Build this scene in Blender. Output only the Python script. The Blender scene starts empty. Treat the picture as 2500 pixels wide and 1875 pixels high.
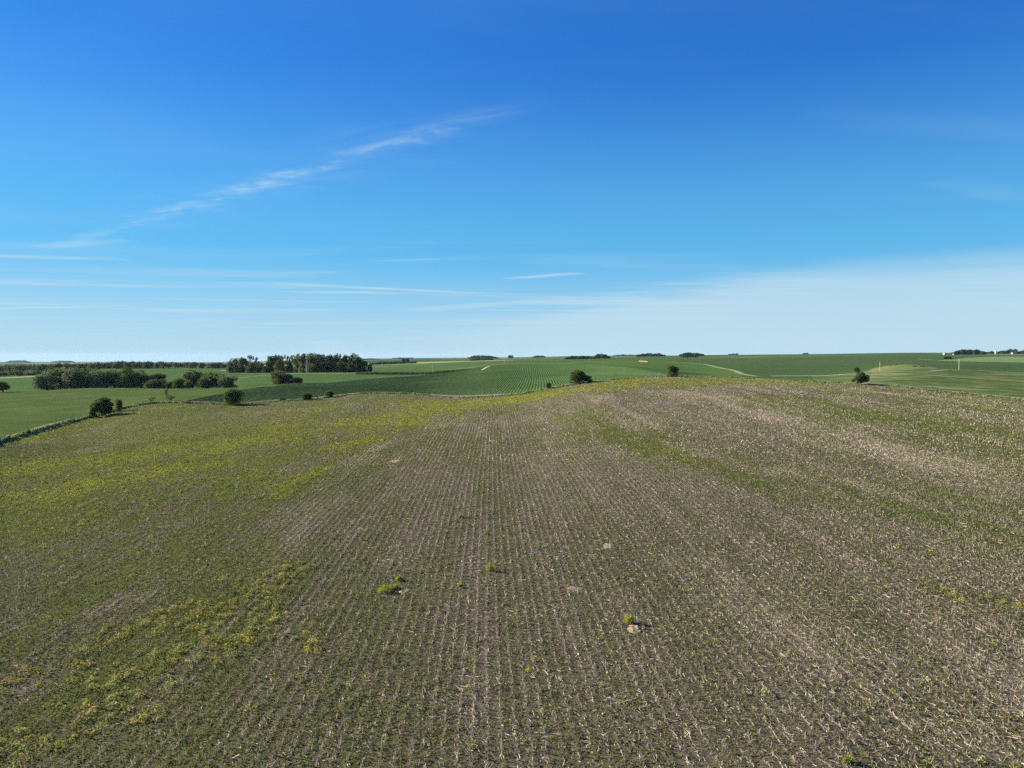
import bpy, math
import numpy as np

# ------------------------------------------------------------------ camera, sky, sun, exposure
scene = bpy.context.scene
COL = scene.collection
F = 1734.0                    # focal length in pixels of the 2500 px wide photograph
EYE = 868.0                   # photo row of the eye-level line
CAMZ = 20.0                   # drone height above the near ground
PITCH = math.atan((937.5 - EYE) / F)
SUN_EL = math.radians(20.0)
SUN_DIR = (-0.92, 0.38)       # horizontal direction towards the sun (X right, Y forward)

cd = bpy.data.cameras.new("camera")
cam = bpy.data.objects.new("camera", cd)
COL.objects.link(cam)
cam.location = (0, 0, CAMZ)
cam.rotation_euler = (math.pi / 2 - PITCH, 0, 0)
cd.sensor_width = 36
cd.lens = 36 * F / 2500
cd.clip_start = 0.5
cd.clip_end = 60000
scene.camera = cam

world = bpy.data.worlds.new("World")
scene.world = world
world.use_nodes = True


class NT:
    """small helper to write node graphs"""
    def __init__(self, tree):
        self.t = tree
        tree.nodes.clear()

    def n(self, typ, ins=None, **props):
        nd = self.t.nodes.new(typ)
        for k, v in props.items():
            setattr(nd, k, v)
        for k, v in (ins or {}).items():
            sock = nd.inputs[k]
            if isinstance(v, bpy.types.NodeSocket):
                self.t.links.new(v, sock)
            else:
                sock.default_value = v
        return nd

    def math(self, op, a, b=0.0, c=0.0, clamp=False):
        nd = self.n("ShaderNodeMath", {0: a, 1: b, 2: c}, operation=op, use_clamp=clamp)
        return nd.outputs[0]

    def smooth(self, x, lo, hi, a=0.0, b=1.0):
        nd = self.n("ShaderNodeMapRange", {"Value": x, "From Min": lo, "From Max": hi, "To Min": a, "To Max": b},
                    interpolation_type="SMOOTHSTEP")
        return nd.outputs[0]

    def xyz(self, x, y, z=0.0):
        return self.n("ShaderNodeCombineXYZ", {0: x, 1: y, 2: z}).outputs[0]

    def noise(self, vec, scale, detail=4.0, rough=0.55, dist=0.0):
        return self.n("ShaderNodeTexNoise", {"Vector": vec, "Scale": scale, "Detail": detail, "Roughness": rough,
                                             "Distortion": dist}).outputs["Fac"]

    def mix(self, fac, a, b):
        nd = self.n("ShaderNodeMix", data_type="RGBA")
        for i, v in ((0, fac), (6, a), (7, b)):
            if isinstance(v, bpy.types.NodeSocket):
                self.t.links.new(v, nd.inputs[i])
            else:
                nd.inputs[i].default_value = v if i == 0 else (*v[:3], 1)
        return nd.outputs[2]


def build_world():
    w = NT(world.node_tree)
    d = w.n("ShaderNodeTexCoord").outputs["Generated"]
    sep = w.n("ShaderNodeSeparateXYZ", {0: d})
    dx, dy, dz = sep.outputs
    zc = w.math("MAXIMUM", dz, 0.004)
    sky = w.n("ShaderNodeTexSky", {"Vector": w.xyz(dx, dy, zc)}, sky_type="NISHITA", sun_disc=False)
    sky.sun_elevation = SUN_EL
    sky.sun_rotation = math.atan2(SUN_DIR[0], SUN_DIR[1])
    sky.altitude = 300
    sky.air_density = 1.0
    sky.dust_density = 0.03
    sky.ozone_density = 3.0
    hs = w.n("ShaderNodeHueSaturation", {"Hue": 0.493, "Saturation": 1.25, "Value": 1.0, "Color": sky.outputs[0]}).outputs[0]
    col = w.n("ShaderNodeMix", data_type="RGBA", blend_type="MULTIPLY")
    col.inputs[0].default_value = 1.0
    w.t.links.new(hs, col.inputs[6]); col.inputs[7].default_value = (0.285, 0.66, 1.24, 1)
    ch = w.n("ShaderNodeSeparateColor", {0: col.outputs[2]})
    chan = [w.math("MULTIPLY", w.math("POWER", ch.outputs[i], g), k) for i, (g, k) in enumerate(((0.88, 0.90), (0.75, 0.905), (0.58, 1.42)))]
    col = w.n("ShaderNodeCombineColor", {0: chan[0], 1: chan[1], 2: chan[2]}).outputs[0]
    col = w.mix(w.smooth(dz, 0.38, 0.09, 0.0, 0.64), col, (0.74, 2.95, 4.35))      # paler, more cyan air lower down
    # cirrus on a layer above the ground: coordinates on a plane at unit height
    zp = w.math("MAXIMUM", dz, 0.02)
    px = w.math("DIVIDE", dx, zp)
    py = w.math("DIVIDE", dy, zp)
    # one long streak
    a = w.math("ADD", w.math("MULTIPLY", px, -0.755), w.math("MULTIPLY", py, 0.656))
    b = w.math("ADD", w.math("MULTIPLY", px, 0.656), w.math("MULTIPLY", py, 0.755))
    warp = w.noise(w.xyz(a, b), 0.9, 3)
    bw = w.math("ADD", b, w.math("MULTIPLY", w.math("SUBTRACT", warp, 0.5), 0.22))
    off = w.math("ABSOLUTE", w.math("SUBTRACT", bw, 2.21))
    band = w.smooth(off, 0.0, 0.15, 1.0, 0.0)
    halo = w.smooth(off, 0.0, 0.5, 0.25, 0.0)
    fib = w.noise(w.xyz(w.math("MULTIPLY_ADD", b, 1.3, w.math("MULTIPLY", a, 1.0)), w.math("MULTIPLY_ADD", a, 0.9, w.math("MULTIPLY", b, 4.5))), 1.7, 8, 0.66, 0.6)
    clump = w.smooth(w.noise(w.xyz(w.math("MULTIPLY", a, 1.9), w.math("MULTIPLY", b, 2.2)), 0.9, 4, 0.6, 0.5), 0.40, 0.62)
    lim = w.math("MULTIPLY", w.smooth(a, 1.6, 3.0), w.smooth(a, 5.4, 8.0, 1.0, 0.1))
    s1 = w.math("MULTIPLY", w.math("ADD", band, halo), w.smooth(fib, 0.26, 0.68))
    s1 = w.math("MULTIPLY", w.math("MULTIPLY", s1, lim), w.math("MULTIPLY_ADD", clump, 0.9, 0.16))
    # thin wisps everywhere, stretched east-west
    wis = w.noise(w.xyz(w.math("MULTIPLY", px, 0.35), w.math("MULTIPLY", py, 1.1)), 0.55, 6, 0.55, 0.8)
    far = w.smooth(py, 5.0, 11.0)
    s2 = w.math("MULTIPLY", w.smooth(wis, 0.50, 0.70), w.math("MULTIPLY_ADD", far, 0.45, 0.05))
    # single wisps: plan segments on the cloud layer
    jag = w.math("SUBTRACT", w.noise(w.xyz(px, w.math("MULTIPLY", py, 2.0)), 0.9, 5, 0.6), 0.5)
    thin = w.smooth(w.noise(w.xyz(w.math("MULTIPLY", px, 1.1), w.math("MULTIPLY", py, 3.0)), 0.9, 4, 0.6), 0.25, 0.6)
    wisps = 0.0
    for (x0, y0), (x1, y1), wd, amt in CIRRUS:
        ddx, ddy = x1 - x0, y1 - y0; L2 = ddx * ddx + ddy * ddy
        rx = w.math("SUBTRACT", px, x0); ry = w.math("SUBTRACT", w.math("MULTIPLY_ADD", jag, wd * 1.6, py), y0)
        tt_ = w.math("DIVIDE", w.math("ADD", w.math("MULTIPLY", rx, ddx), w.math("MULTIPLY", ry, ddy)), L2, clamp=True)
        ax = w.math("SUBTRACT", rx, w.math("MULTIPLY", tt_, ddx)); ay = w.math("SUBTRACT", ry, w.math("MULTIPLY", tt_, ddy))
        dd = w.math("SQRT", w.math("ADD", w.math("MULTIPLY", ax, ax), w.math("MULTIPLY", ay, ay)))
        taper = w.math("MULTIPLY", w.math("MULTIPLY", tt_, w.math("SUBTRACT", 1.0, tt_)), 4.0)
        m_ = w.math("MULTIPLY", w.smooth(dd, 0.0, wd, amt, 0.0), w.math("POWER", taper, 0.5))
        wisps = w.math("MAXIMUM", m_, wisps)
    s5 = w.math("MULTIPLY", wisps, w.math("MULTIPLY_ADD", thin, 0.7, 0.3))
    # sheet of thin cloud low in the sky, reaching higher on the right
    wob = w.noise(w.xyz(w.math("MULTIPLY", px, 0.6), w.math("MULTIPLY_ADD", px, 0.5, py)), 0.35, 7, 0.65, 0.5)
    ur = w.math("DIVIDE", dx, w.math("MAXIMUM", dy, 0.05))
    edge = w.smooth(w.math("MULTIPLY_ADD", w.math("SUBTRACT", wob, 0.5), 0.5, ur), -0.45, 0.45, 0.0, 0.118)
    q = w.math("SUBTRACT", w.math("MULTIPLY_ADD", w.math("SUBTRACT", wob, 0.5), 0.035, edge), dz)
    sheet = w.smooth(q, -0.014, 0.034)
    right = w.smooth(ur, -0.4, 0.1, 0.3, 1.0)
    s3 = w.math("MULTIPLY", sheet, w.math("MULTIPLY", right, 0.64))
    grain = w.noise(w.xyz(w.math("MULTIPLY", px, 0.35), w.math("MULTIPLY_ADD", px, 0.5, w.math("MULTIPLY", py, 1.6))), 0.7, 8, 0.65, 0.4)
    s3 = w.math("MULTIPLY", s3, w.math("MULTIPLY_ADD", grain, 0.9, 0.6))
    s4 = w.smooth(dz, 0.15, 0.0, 0.0, 0.70)          # general paleness towards the horizon
    inv = w.math("MULTIPLY", w.math("SUBTRACT", 1.0, w.math("MULTIPLY", s1, 0.50)), w.math("SUBTRACT", 1.0, s2))
    inv = w.math("MULTIPLY", w.math("MULTIPLY", inv, w.math("SUBTRACT", 1.0, s3)), w.math("MULTIPLY", w.math("SUBTRACT", 1.0, s4), w.math("SUBTRACT", 1.0, s5)))
    fac = w.math("SUBTRACT", 1.0, inv, clamp=True)
    col = w.mix(fac, col, CLOUD)
    bg = w.n("ShaderNodeBackground", {"Color": col, "Strength": SKY_STRENGTH})
    out = w.n("ShaderNodeOutputWorld", {"Surface": bg.outputs[0]})


SKY_STRENGTH = 0.0595
CIRRUS = [((-3.3, 9.9), (-0.5, 11.5), 0.32, 0.75), ((-0.1, 9.3), (0.9, 8.65), 0.22, 0.6), ((-12.0, 15.3), (-7.6, 14.4), 0.45, 0.7),
          ((-6.0, 6.9), (-4.0, 7.5), 0.25, 0.5), ((-4.4, 6.6), (-3.3, 6.2), 0.2, 0.35), ((-6.5, 12.6), (-2.5, 13.4), 0.4, 0.4), ((-13, 12.3), (-6, 12.6), 0.3, 0.25),
          ((1.2, 2.95), (2.6, 3.3), 0.22, 0.05), ((3.4, 4.6), (2.4, 4.1), 0.22, 0.09), ((-1.5, 7.6), (-0.3, 7.3), 0.12, 0.25), ((-2.4, 16.0), (0.5, 13.0), 0.8, 0.5)]
CLOUD = (2.85, 3.85, 4.4)
build_world()

sun_d = bpy.data.lights.new("sun", "SUN")
sun_d.energy = 5.0
sun_d.angle = math.radians(0.53)
sun_d.color = (1.0, 0.87, 0.68)
sun = bpy.data.objects.new("sun", sun_d)
COL.objects.link(sun)
from mathutils import Vector
_n = math.hypot(*SUN_DIR)
sv = Vector((SUN_DIR[0] / _n * math.cos(SUN_EL), SUN_DIR[1] / _n * math.cos(SUN_EL), math.sin(SUN_EL)))
sun.rotation_euler = sv.to_track_quat("Z", "Y").to_euler()
sun.location = (-60, 20, 60)

vs = scene.view_settings
vs.view_transform = "Standard"
vs.look = "None"
vs.exposure = 1.7
vs.gamma = 1.0
vs.use_curve_mapping = False
scene.cycles.use_denoising = False
scene.cycles.use_adaptive_sampling = False
scene.cycles.denoiser = "OPENIMAGEDENOISE"
scene.cycles.denoising_input_passes = "RGB_ALBEDO_NORMAL"
scene.cycles.max_bounces = 3
scene.cycles.volume_bounces = 0
scene.cycles.sample_clamp_direct = 0.8
scene.cycles.sample_clamp_indirect = 0.5

# ------------------------------------------------------------------ helpers
RNG = np.random.default_rng(7)


def tag(o, label=None, cat=None, group=None, kind=None):
    if label: o["label"] = label
    if cat: o["category"] = cat
    if group: o["group"] = group
    if kind: o["kind"] = kind
    return o


def link(name, data, parent=None):
    o = bpy.data.objects.new(name, data)
    COL.objects.link(o)
    if parent: o.parent = parent
    return o


def mesh_np(name, v, f, mats, cols=None, smooth=False, mat_idx=None):
    """v (N,3), f (M,k) all faces with k corners, cols (N,3) per vertex"""
    v = np.asarray(v, np.float32); f = np.asarray(f, np.int32)
    me = bpy.data.meshes.new(name)
    k = f.shape[1]
    me.vertices.add(len(v)); me.vertices.foreach_set("co", v.ravel())
    me.loops.add(f.size); me.loops.foreach_set("vertex_index", f.ravel())
    me.polygons.add(len(f))
    me.polygons.foreach_set("loop_start", np.arange(0, f.size, k, dtype=np.int32))
    me.polygons.foreach_set("loop_total", np.full(len(f), k, np.int32))
    if smooth: me.polygons.foreach_set("use_smooth", np.ones(len(f), bool))
    for m in (mats if isinstance(mats, (list, tuple)) else [mats]): me.materials.append(m)
    if mat_idx is not None: me.polygons.foreach_set("material_index", np.asarray(mat_idx, np.int32))
    if cols is not None:
        at = me.color_attributes.new("col", "FLOAT_COLOR", "POINT")
        c4 = np.ones((len(v), 4), np.float32); c4[:, :3] = cols
        at.data.foreach_set("color", c4.ravel())
    me.update(calc_edges=True)
    me.validate()
    return me


def quads_mesh(name, q, cols, mat):
    """q (N,4,3) quads, cols (N,3)"""
    n = len(q)
    return mesh_np(name, q.reshape(-1, 3), np.arange(n * 4).reshape(n, 4), mat, np.repeat(cols, 4, axis=0))


def _hash(ix, iy, seed):
    h = (ix.astype(np.int64) * 374761393 + iy.astype(np.int64) * 668265263 + seed * 974711) & 0xFFFFFFFF
    h = ((h ^ (h >> 13)) * 1274126177) & 0xFFFFFFFF
    return ((h ^ (h >> 16)) & 0xFFFFFF) / float(0xFFFFFF)


def vnoise(x, y, seed=0):
    x = np.asarray(x, float); y = np.asarray(y, float)
    ix = np.floor(x); iy = np.floor(y)
    fx = x - ix; fy = y - iy
    fx = fx * fx * (3 - 2 * fx); fy = fy * fy * (3 - 2 * fy)
    a = _hash(ix, iy, seed); b = _hash(ix + 1, iy, seed); c = _hash(ix, iy + 1, seed); d = _hash(ix + 1, iy + 1, seed)
    return (a * (1 - fx) + b * fx) * (1 - fy) + (c * (1 - fx) + d * fx) * fy


def fbm(x, y, seed=0, octv=4, g=0.5):
    s = 0; a = 1; t = 0
    for i in range(octv):
        s = s + a * vnoise(x * 2 ** i + 17.3 * i, y * 2 ** i - 9.1 * i, seed + i); t += a; a *= g
    return s / t


def sstep(x, lo, hi):
    t = np.clip((x - lo) / (hi - lo), 0, 1)
    return t * t * (3 - 2 * t)


def pchip_slopes(x, y):
    h = np.diff(x); dl = np.diff(y, axis=0) / h.reshape(-1, *([1] * (y.ndim - 1)))
    m = np.zeros_like(y)
    for i in range(1, len(x) - 1):
        w1 = 2 * h[i] + h[i - 1]; w2 = h[i] + 2 * h[i - 1]
        a, b = dl[i - 1], dl[i]
        ok = (a * b) > 0
        with np.errstate(divide="ignore", invalid="ignore"):
            mm = (w1 + w2) / (w1 / a + w2 / b)
        m[i] = np.where(ok, mm, 0)
    m[0] = dl[0]; m[-1] = dl[-1]
    return m


def pchip(x, y, xq):
    x = np.asarray(x, float); y = np.asarray(y, float); xq = np.asarray(xq, float)
    m = pchip_slopes(x, y)
    i = np.clip(np.searchsorted(x, xq) - 1, 0, len(x) - 2)
    h = x[i + 1] - x[i]; t = (xq - x[i]) / h
    sh = (-1,) + (1,) * (y.ndim - 1)
    h = h.reshape(sh); t = np.clip(t, 0, 1).reshape(sh)
    return ((2 * t**3 - 3 * t**2 + 1) * y[i] + (t**3 - 2 * t**2 + t) * h * m[i]
            + (-2 * t**3 + 3 * t**2) * y[i + 1] + (t**3 - t**2) * h * m[i + 1])


# ------------------------------------------------------------------ the lie of the land
def drop_of(D, y):            # height of a point at forward depth D seen in photo row y
    v = (937.5 - y) / F
    return CAMZ + D * (v * math.cos(PITCH) - math.sin(PITCH)) / (math.cos(PITCH) + v * math.sin(PITCH))


# forward depth (m) and the photo row at which the ground there stands, for columns across the photo
COLUMNS = {
    0:    [(190, 1085), (300, 1005), (420, 958), (520, 967), (700, 945), (1000, 923), (1600, 905), (3000, 893), (6000, 887), (14000, 883)],
    250:  [(278, 1012), (360, 970), (450, 948), (540, 955), (700, 935), (1000, 910), (1400, 901), (3000, 893), (6000, 887), (14000, 883)],
    500:  [(300, 986), (360, 965), (430, 949), (500, 952), (650, 932), (900, 910), (1200, 901), (3000, 893), (6000, 887), (14000, 884)],
    750:  [(320, 976), (400, 950), (480, 936), (530, 938), (650, 923), (780, 912), (900, 908), (1500, 902), (3000, 891), (6000, 883), (14000, 879)],
    1000: [(345, 961), (460, 940), (600, 924), (700, 917), (850, 908), (1200, 898), (1700, 890), (2500, 886), (4000, 878), (7000, 875), (14000, 874)],
    1250: [(303, 964), (450, 930), (600, 906), (800, 888), (900, 889), (1500, 882), (2500, 878), (4000, 875), (7000, 872.5), (14000, 872)],
    1500: [(332, 927), (380, 927), (500, 911), (700, 893), (850, 886), (1200, 882), (1800, 877), (3000, 873), (6000, 869), (14000, 868)],
    1750: [(370, 920), (420, 924), (600, 914), (900, 898), (1400, 884), (2200, 873), (4000, 867), (6000, 866.5), (14000, 868.5)],
    2000: [(332, 933), (400, 929), (500, 922), (620, 915), (1200, 888), (2000, 872), (4000, 864.5), (6000, 864.5), (14000, 869)],
    2250: [(292, 950), (380, 926), (480, 908), (560, 899), (640, 900), (800, 897), (1100, 887), (1600, 874), (2500, 866), (5000, 861.5), (14000, 869)],
    2500: [(250, 975), (330, 945), (430, 922), (540, 911), (650, 911), (800, 904), (1200, 887), (1800, 872), (2600, 864), (5000, 861.5), (14000, 869)],
}
NEAR = {  # heights of the near field (m), before the boundary
    0: [(60, -.8), (120, -3.4)], 250: [(60, -.4), (140, -2.2), (210, -4.4)], 500: [(60, 0), (150, -.9), (230, -1.6)],
    750: [(60, .1), (150, .6), (190, .9), (240, 0.2)], 1000: [(60, .1), (150, .9), (195, 1.2), (225, .5), (280, .6)],
    1250: [(60, 0), (150, .7), (195, .9), (235, 1.1)], 1500: [(60, 0), (120, 1.2), (180, 3.3), (232, 5.8)],
    1750: [(60, 0), (120, 1.4), (200, 4.6), (280, 7.6)], 2000: [(60, 0), (120, 1.0), (200, 3.9), (270, 6.4)],
    2250: [(60, -.2), (120, .4), (200, 3.3)], 2500: [(60, -.4), (120, 0.0), (180, 1.7)],
}
LY = np.linspace(math.log(30), math.log(14040), 900)
PXC = np.array(sorted(COLUMNS))
_tab = []
for p in PXC:
    D = [0.0] + [d for d, _ in NEAR[p]] + [d for d, _ in COLUMNS[p]]
    Hh = [0.0] + [h for _, h in NEAR[p]] + [drop_of(d, y) for d, y in COLUMNS[p]]
    _tab.append(pchip(np.log(np.array(D) + 30), np.array(Hh), LY))
PXF = np.linspace(-60, 2560, 656)
TAB = pchip(PXC, np.array(_tab), np.clip(PXF, 0, 2500))          # (columns, depth)

# edge of the stubble field: photo column, forward depth, photo row
EDGE = np.array([(-60, 172, 1098), (0, 190, 1078), (60, 212, 1060), (121, 235, 1043), (180, 257, 1029), (240, 275, 1014), (307, 290, 996), (355, 297, 987),
                 (405, 300, 983), (492, 300, 985), (572, 299, 988), (630, 304, 984), (688, 312, 979), (749, 320, 976), (818, 335, 968),
                 (905, 345, 960), (992, 345, 961), (1079, 330, 969), (1140, 320, 971), (1187, 312, 969), (1274, 303, 962),
                 (1337, 308, 950), (1389, 318, 941), (1505, 333, 927), (1635, 360, 920), (1740, 370, 920), (1881, 353, 928),
                 (2062, 322, 936), (2170, 306, 943), (2351, 275, 961), (2500, 250, 975), (2560, 240, 983)], float)
_eD = pchip(EDGE[:, 0], EDGE[:, 1], PXF)
_eY = pchip(EDGE[:, 0], EDGE[:, 2], PXF)
for i in range(len(PXF)):
    t = drop_of(_eD[i], _eY[i])
    h0 = np.interp(math.log(_eD[i] + 30), LY, TAB[i])
    Dg = np.exp(LY) - 30
    wdt = np.where(Dg < _eD[i], 60, 45)
    TAB[i] += (t - h0) * np.exp(-((Dg - _eD[i]) / wdt) ** 2)

AZMAX = math.atan((2560 - 1250) / F)
AZMIN = math.atan((-60 - 1250) / F)


def polar(X, Y):
    az = np.arctan2(X, Y); r = np.hypot(X, Y)
    azc = np.clip(az, AZMIN, AZMAX)
    return 1250 + F * np.tan(azc), r * np.cos(azc)


def height(X, Y):
    X = np.asarray(X, float); Y = np.asarray(Y, float)
    p, D = polar(X, Y)
    fi = (p - PXF[0]) / (PXF[1] - PXF[0]); fj = (np.log(D + 30) - LY[0]) / (LY[1] - LY[0])
    i = np.clip(fi.astype(int), 0, len(PXF) - 2); j = np.clip(fj.astype(int), 0, len(LY) - 2)
    a = np.clip(fi - i, 0, 1); b = np.clip(fj - j, 0, 1)
    h = (TAB[i, j] * (1 - a) + TAB[i + 1, j] * a) * (1 - b) + (TAB[i, j + 1] * (1 - a) + TAB[i + 1, j + 1] * a) * b
    rough = (fbm(X / 23, Y / 23, 3, 3) - 0.5) * 0.5 * sstep(D, 20, 60) * (1 - sstep(D, 240, 320))
    roll = (fbm(X / 160, Y / 160, 11, 3) - 0.5) * 1.6 * sstep(D, 420, 900) * (1 - sstep(D, 3000, 6000))
    gx, gy = (2195 - 1250) / F * 668, 668.0
    roll = roll + 4.2 * np.exp(-(((X - gx) / 27) ** 2 + ((Y - gy) / 32) ** 2))
    return h + rough + roll


def edge_depth(X, Y):
    p, D = polar(X, Y)
    return np.interp(p, PXF, _eD), D


def ray(px, py):
    u = (px - 1250) / F; v = (937.5 - py) / F
    return u, math.cos(PITCH) + v * math.sin(PITCH), v * math.cos(PITCH) - math.sin(PITCH)


def hit(px, py, dmin=25.0, dmax=13500.0):
    """where the line of sight through a photo pixel meets the ground"""
    u, fy, dz = ray(px, py)
    t = np.exp(np.linspace(math.log(dmin), math.log(dmax), 1600)) / fy
    x = u * t; y = fy * t; z = CAMZ + dz * t
    below = np.nonzero(z < height(x, y))[0]
    k = below[0] if len(below) else len(t) - 1
    return float(x[k]), float(y[k])


def at(px, D):
    X = (px - 1250) / F * D
    return X, D, float(height(X, D))


def project(X, Y, Z):
    dz = Z - CAMZ
    zc = Y * math.cos(PITCH) - dz * math.sin(PITCH)
    yc = Y * math.sin(PITCH) + dz * math.cos(PITCH)
    return 1250 + F * X / zc, 937.5 - F * yc / zc


# ------------------------------------------------------------------ what grows where in the stubble field (plan strokes)
def plan_strokes(spec, dmin=25):
    out = []
    for pts, width, amt in spec:
        out.append(([hit(x, y, dmin) for x, y in pts], width, amt))
    return out


def stroke_mask(strokes, X, Y):
    m = np.zeros_like(X)
    for pts, width, amt in strokes:
        for (x0, y0), (x1, y1) in zip(pts[:-1], pts[1:]):
            dx, dy = x1 - x0, y1 - y0; L2 = dx * dx + dy * dy + 1e-6
            t = np.clip(((X - x0) * dx + (Y - y0) * dy) / L2, 0, 1)
            d = np.hypot(X - x0 - t * dx, Y - y0 - t * dy)
            m = np.maximum(m, amt * (1 - sstep(d, width * 0.1, width * 1.15)))
    return m


YELLOW = plan_strokes([
    ([(1040, 985), (1150, 986), (1300, 969), (1450, 947), (1600, 932), (1760, 929), (1880, 934)], 30, 1.0),
    ([(1120, 985), (1060, 1000), (930, 1030), (760, 1058), (560, 1088)], 30, 0.8),
    ([(560, 1088), (300, 1120), (80, 1145), (-40, 1160)], 34, 0.66),
    ([(-60, 1270), (250, 1190), (600, 1100), (760, 1040)], 50, 0.32), ([(820, 1095), (940, 1066)], 6, 1.0), ([(650, 1210), (800, 1130)], 5, 0.7),
    ([(-30, 1230), (180, 1190), (420, 1150)], 18, 0.65),
    ([(290, 1352), (370, 1328)], 2.0, 1.0), ([(-20, 1385), (30, 1372)], 2.5, 0.9), ([(600, 1268), (660, 1250)], 2.0, 0.8),
    ([(640, 1080), (760, 1000), (820, 985)], 16, 0.45), ([(40, 1075), (230, 1025), (420, 995)], 9, 0.6),
    ([(420, 992), (700, 988)], 8, 0.35), ([(900, 968), (1060, 976)], 9, 0.5),
    ([(220, 1730), (330, 1660), (470, 1590), (600, 1530)], 3.6, 1.0), ([(120, 1640), (230, 1560), (420, 1520)], 3.0, 0.85),
    ([(500, 1580), (560, 1500), (640, 1430), (700, 1400)], 3.2, 0.9), ([(20, 1840), (120, 1790)], 2.8, 0.95),
    ([(330, 1770), (460, 1700)], 1.0, 0.7), ([(-10, 1700), (60, 1650)], 1.6, 0.6), ([(720, 1550), (760, 1600)], 0.9, 0.6),
    ([(780, 1760), (880, 1700)], 0.8, 0.5), ([(2250, 1420), (2330, 1470)], 1.3, 0.7), ([(2430, 1470), (2520, 1490)], 1.3, 0.6),
    ([(2380, 1860), (2420, 1860)], 0.7, 0.8), ([(1550, 1100), (1640, 1110)], 4, 0.5), ([(1300, 1120), (1380, 1120)], 3, 0.5),
    ([(2180, 1330), (2320, 1350)], 2.5, 0.4),
])
GREEN = plan_strokes([
    ([(1420, 1010), (1520, 1085), (1750, 1150), (2050, 1220), (2350, 1290), (2560, 1350)], 15, 0.74),
    ([(1900, 975), (2150, 1015), (2560, 1065)], 38, 0.85), ([(2050, 1180), (2560, 1240)], 18, 0.8), ([(1480, 1010), (1700, 1090), (2000, 1170)], 8, 0.6),
    ([(-60, 1300), (200, 1230), (450, 1180), (700, 1120)], 34, 0.8), ([(-60, 1130), (200, 1070), (420, 1020)], 20, 0.75),
    ([(560, 1290), (700, 1210), (820, 1140)], 8, 0.75), ([(1150, 1010), (1300, 1000)], 16, 0.5),
    ([(1400, 1010), (1480, 980)], 8, 0.4), ([(300, 1440), (480, 1380)], 7, 0.5), ([(1300, 1180), (1420, 1240)], 5, 0.25),
    ([(2150, 1400), (2500, 1560)], 5, 0.45), ([(-60, 1480), (260, 1360)], 7, 0.45), ([(100, 1780), (500, 1600)], 6, 0.4),
    ([(900, 960), (1100, 985)], 12, 0.5), ([(430, 1000), (800, 985)], 10, 0.6),
])
TAN = plan_strokes([
    ([(1640, 957), (1720, 968), (1830, 990), (2000, 1050), (2180, 1105), (2300, 1135)], 16, 0.8),
    ([(1740, 965), (1880, 1000), (2020, 1060)], 18, 0.6), ([(2150, 958), (2300, 975), (2520, 1003)], 9, 0.6),
    ([(1450, 968), (1560, 1040), (1700, 1120)], 7, 0.5), ([(1900, 1150), (2250, 1230)], 5, 0.6),
    ([(480, 1610), (720, 1310), (840, 1180), (940, 1075)], 1.6, 0.6), ([(660, 1350), (800, 1190), (900, 1090)], 5, 0.45),
    ([(1700, 1380), (2000, 1560), (2380, 1800)], 8, 0.55), ([(1000, 1040), (1250, 1032)], 12, 0.45),
    ([(-20, 1560), (120, 1510), (300, 1460)], 4, 0.38), ([(300, 1470), (520, 1420)], 3, 0.35), ([(620, 1010), (760, 1000), (900, 985)], 12, 0.5),
    ([(60, 1085), (260, 1040), (330, 1020)], 5, 0.7), ([(120, 1130), (300, 1075)], 5, 0.45), ([(250, 1060), (520, 1010)], 9, 0.35),
    ([(2300, 1600), (2560, 1780)], 5, 0.5), ([(1200, 1300), (1250, 1700)], 6, 0.15), ([(-60, 1700), (200, 1640)], 2, 0.4),
])


def row_u(X, Y):              # across-row coordinate of the old crop rows
    return X + 0.028 * Y + 0.35 * np.sin(Y / 61.0) + 1.2 * np.sin(Y / 190.0 + 0.6)


def masks(X, Y):
    X = np.asarray(X, float); Y = np.asarray(Y, float)
    wx = X + (fbm(X / 9, Y / 14, 21, 3) - .5) * 9; wy = Y + (fbm(X / 9, Y / 14, 22, 3) - .5) * 16
    near = 1 - sstep(Y, 50, 110)
    wx = X * near * .8 + wx * (1 - near * .8); wy = Y * near * .8 + wy * (1 - near * .8)
    st = fbm(row_u(X, Y) / 2.3, Y / 26, 31, 4)      # streaks along the rows
    pt = fbm(X / 13, Y / 22, 41, 4)
    fi = fbm(X / 1.7, Y / 2.6, 51, 3)
    ye = stroke_mask(YELLOW, wx, wy)
    ye = np.clip(ye * (0.42 + 0.85 * sstep(0.35 * st + 0.25 * pt + .4 * fi, 0.36, 0.64)), 0, 1)
    left = sstep(-X / (Y + 20), 0.0, 0.45)
    gr = np.maximum(stroke_mask(GREEN, wx, wy), 0.37 + 0.40 * left + 0.26 * sstep(X / (Y + 20), .30, .62) * sstep(Y, 70, 140))
    gr = np.clip(gr * (0.68 + 0.65 * sstep(0.55 * st + 0.3 * pt + .15 * fi, 0.32, 0.66)), 0, 1)
    tn = np.maximum(stroke_mask(TAN, wx, wy), 0.24 - 0.18 * left) * (1 - .6 * ye)
    tn = np.clip(tn * (0.62 + 0.75 * sstep(0.5 * (1 - st) + .3 * (1 - pt) + .2 * fi, 0.36, 0.64)), 0, 1)
    return ye, gr, tn


# ------------------------------------------------------------------ materials
def new_mat(name):
    m = bpy.data.materials.new(name)
    m.use_nodes = True
    return m, NT(m.node_tree)


def finish(t, col, rough=0.85, bump=None, bump_d=0.1, spec=0.2):
    ins = {"Base Color": col, "Roughness": rough, "Specular IOR Level": spec}
    if bump is not None:
        ins["Normal"] = t.n("ShaderNodeBump", {"Height": bump, "Distance": bump_d, "Strength": 1.0}).outputs[0]
    b = t.n("ShaderNodeBsdfPrincipled", ins)
    t.n("ShaderNodeOutputMaterial", {"Surface": b.outputs[0]})


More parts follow.
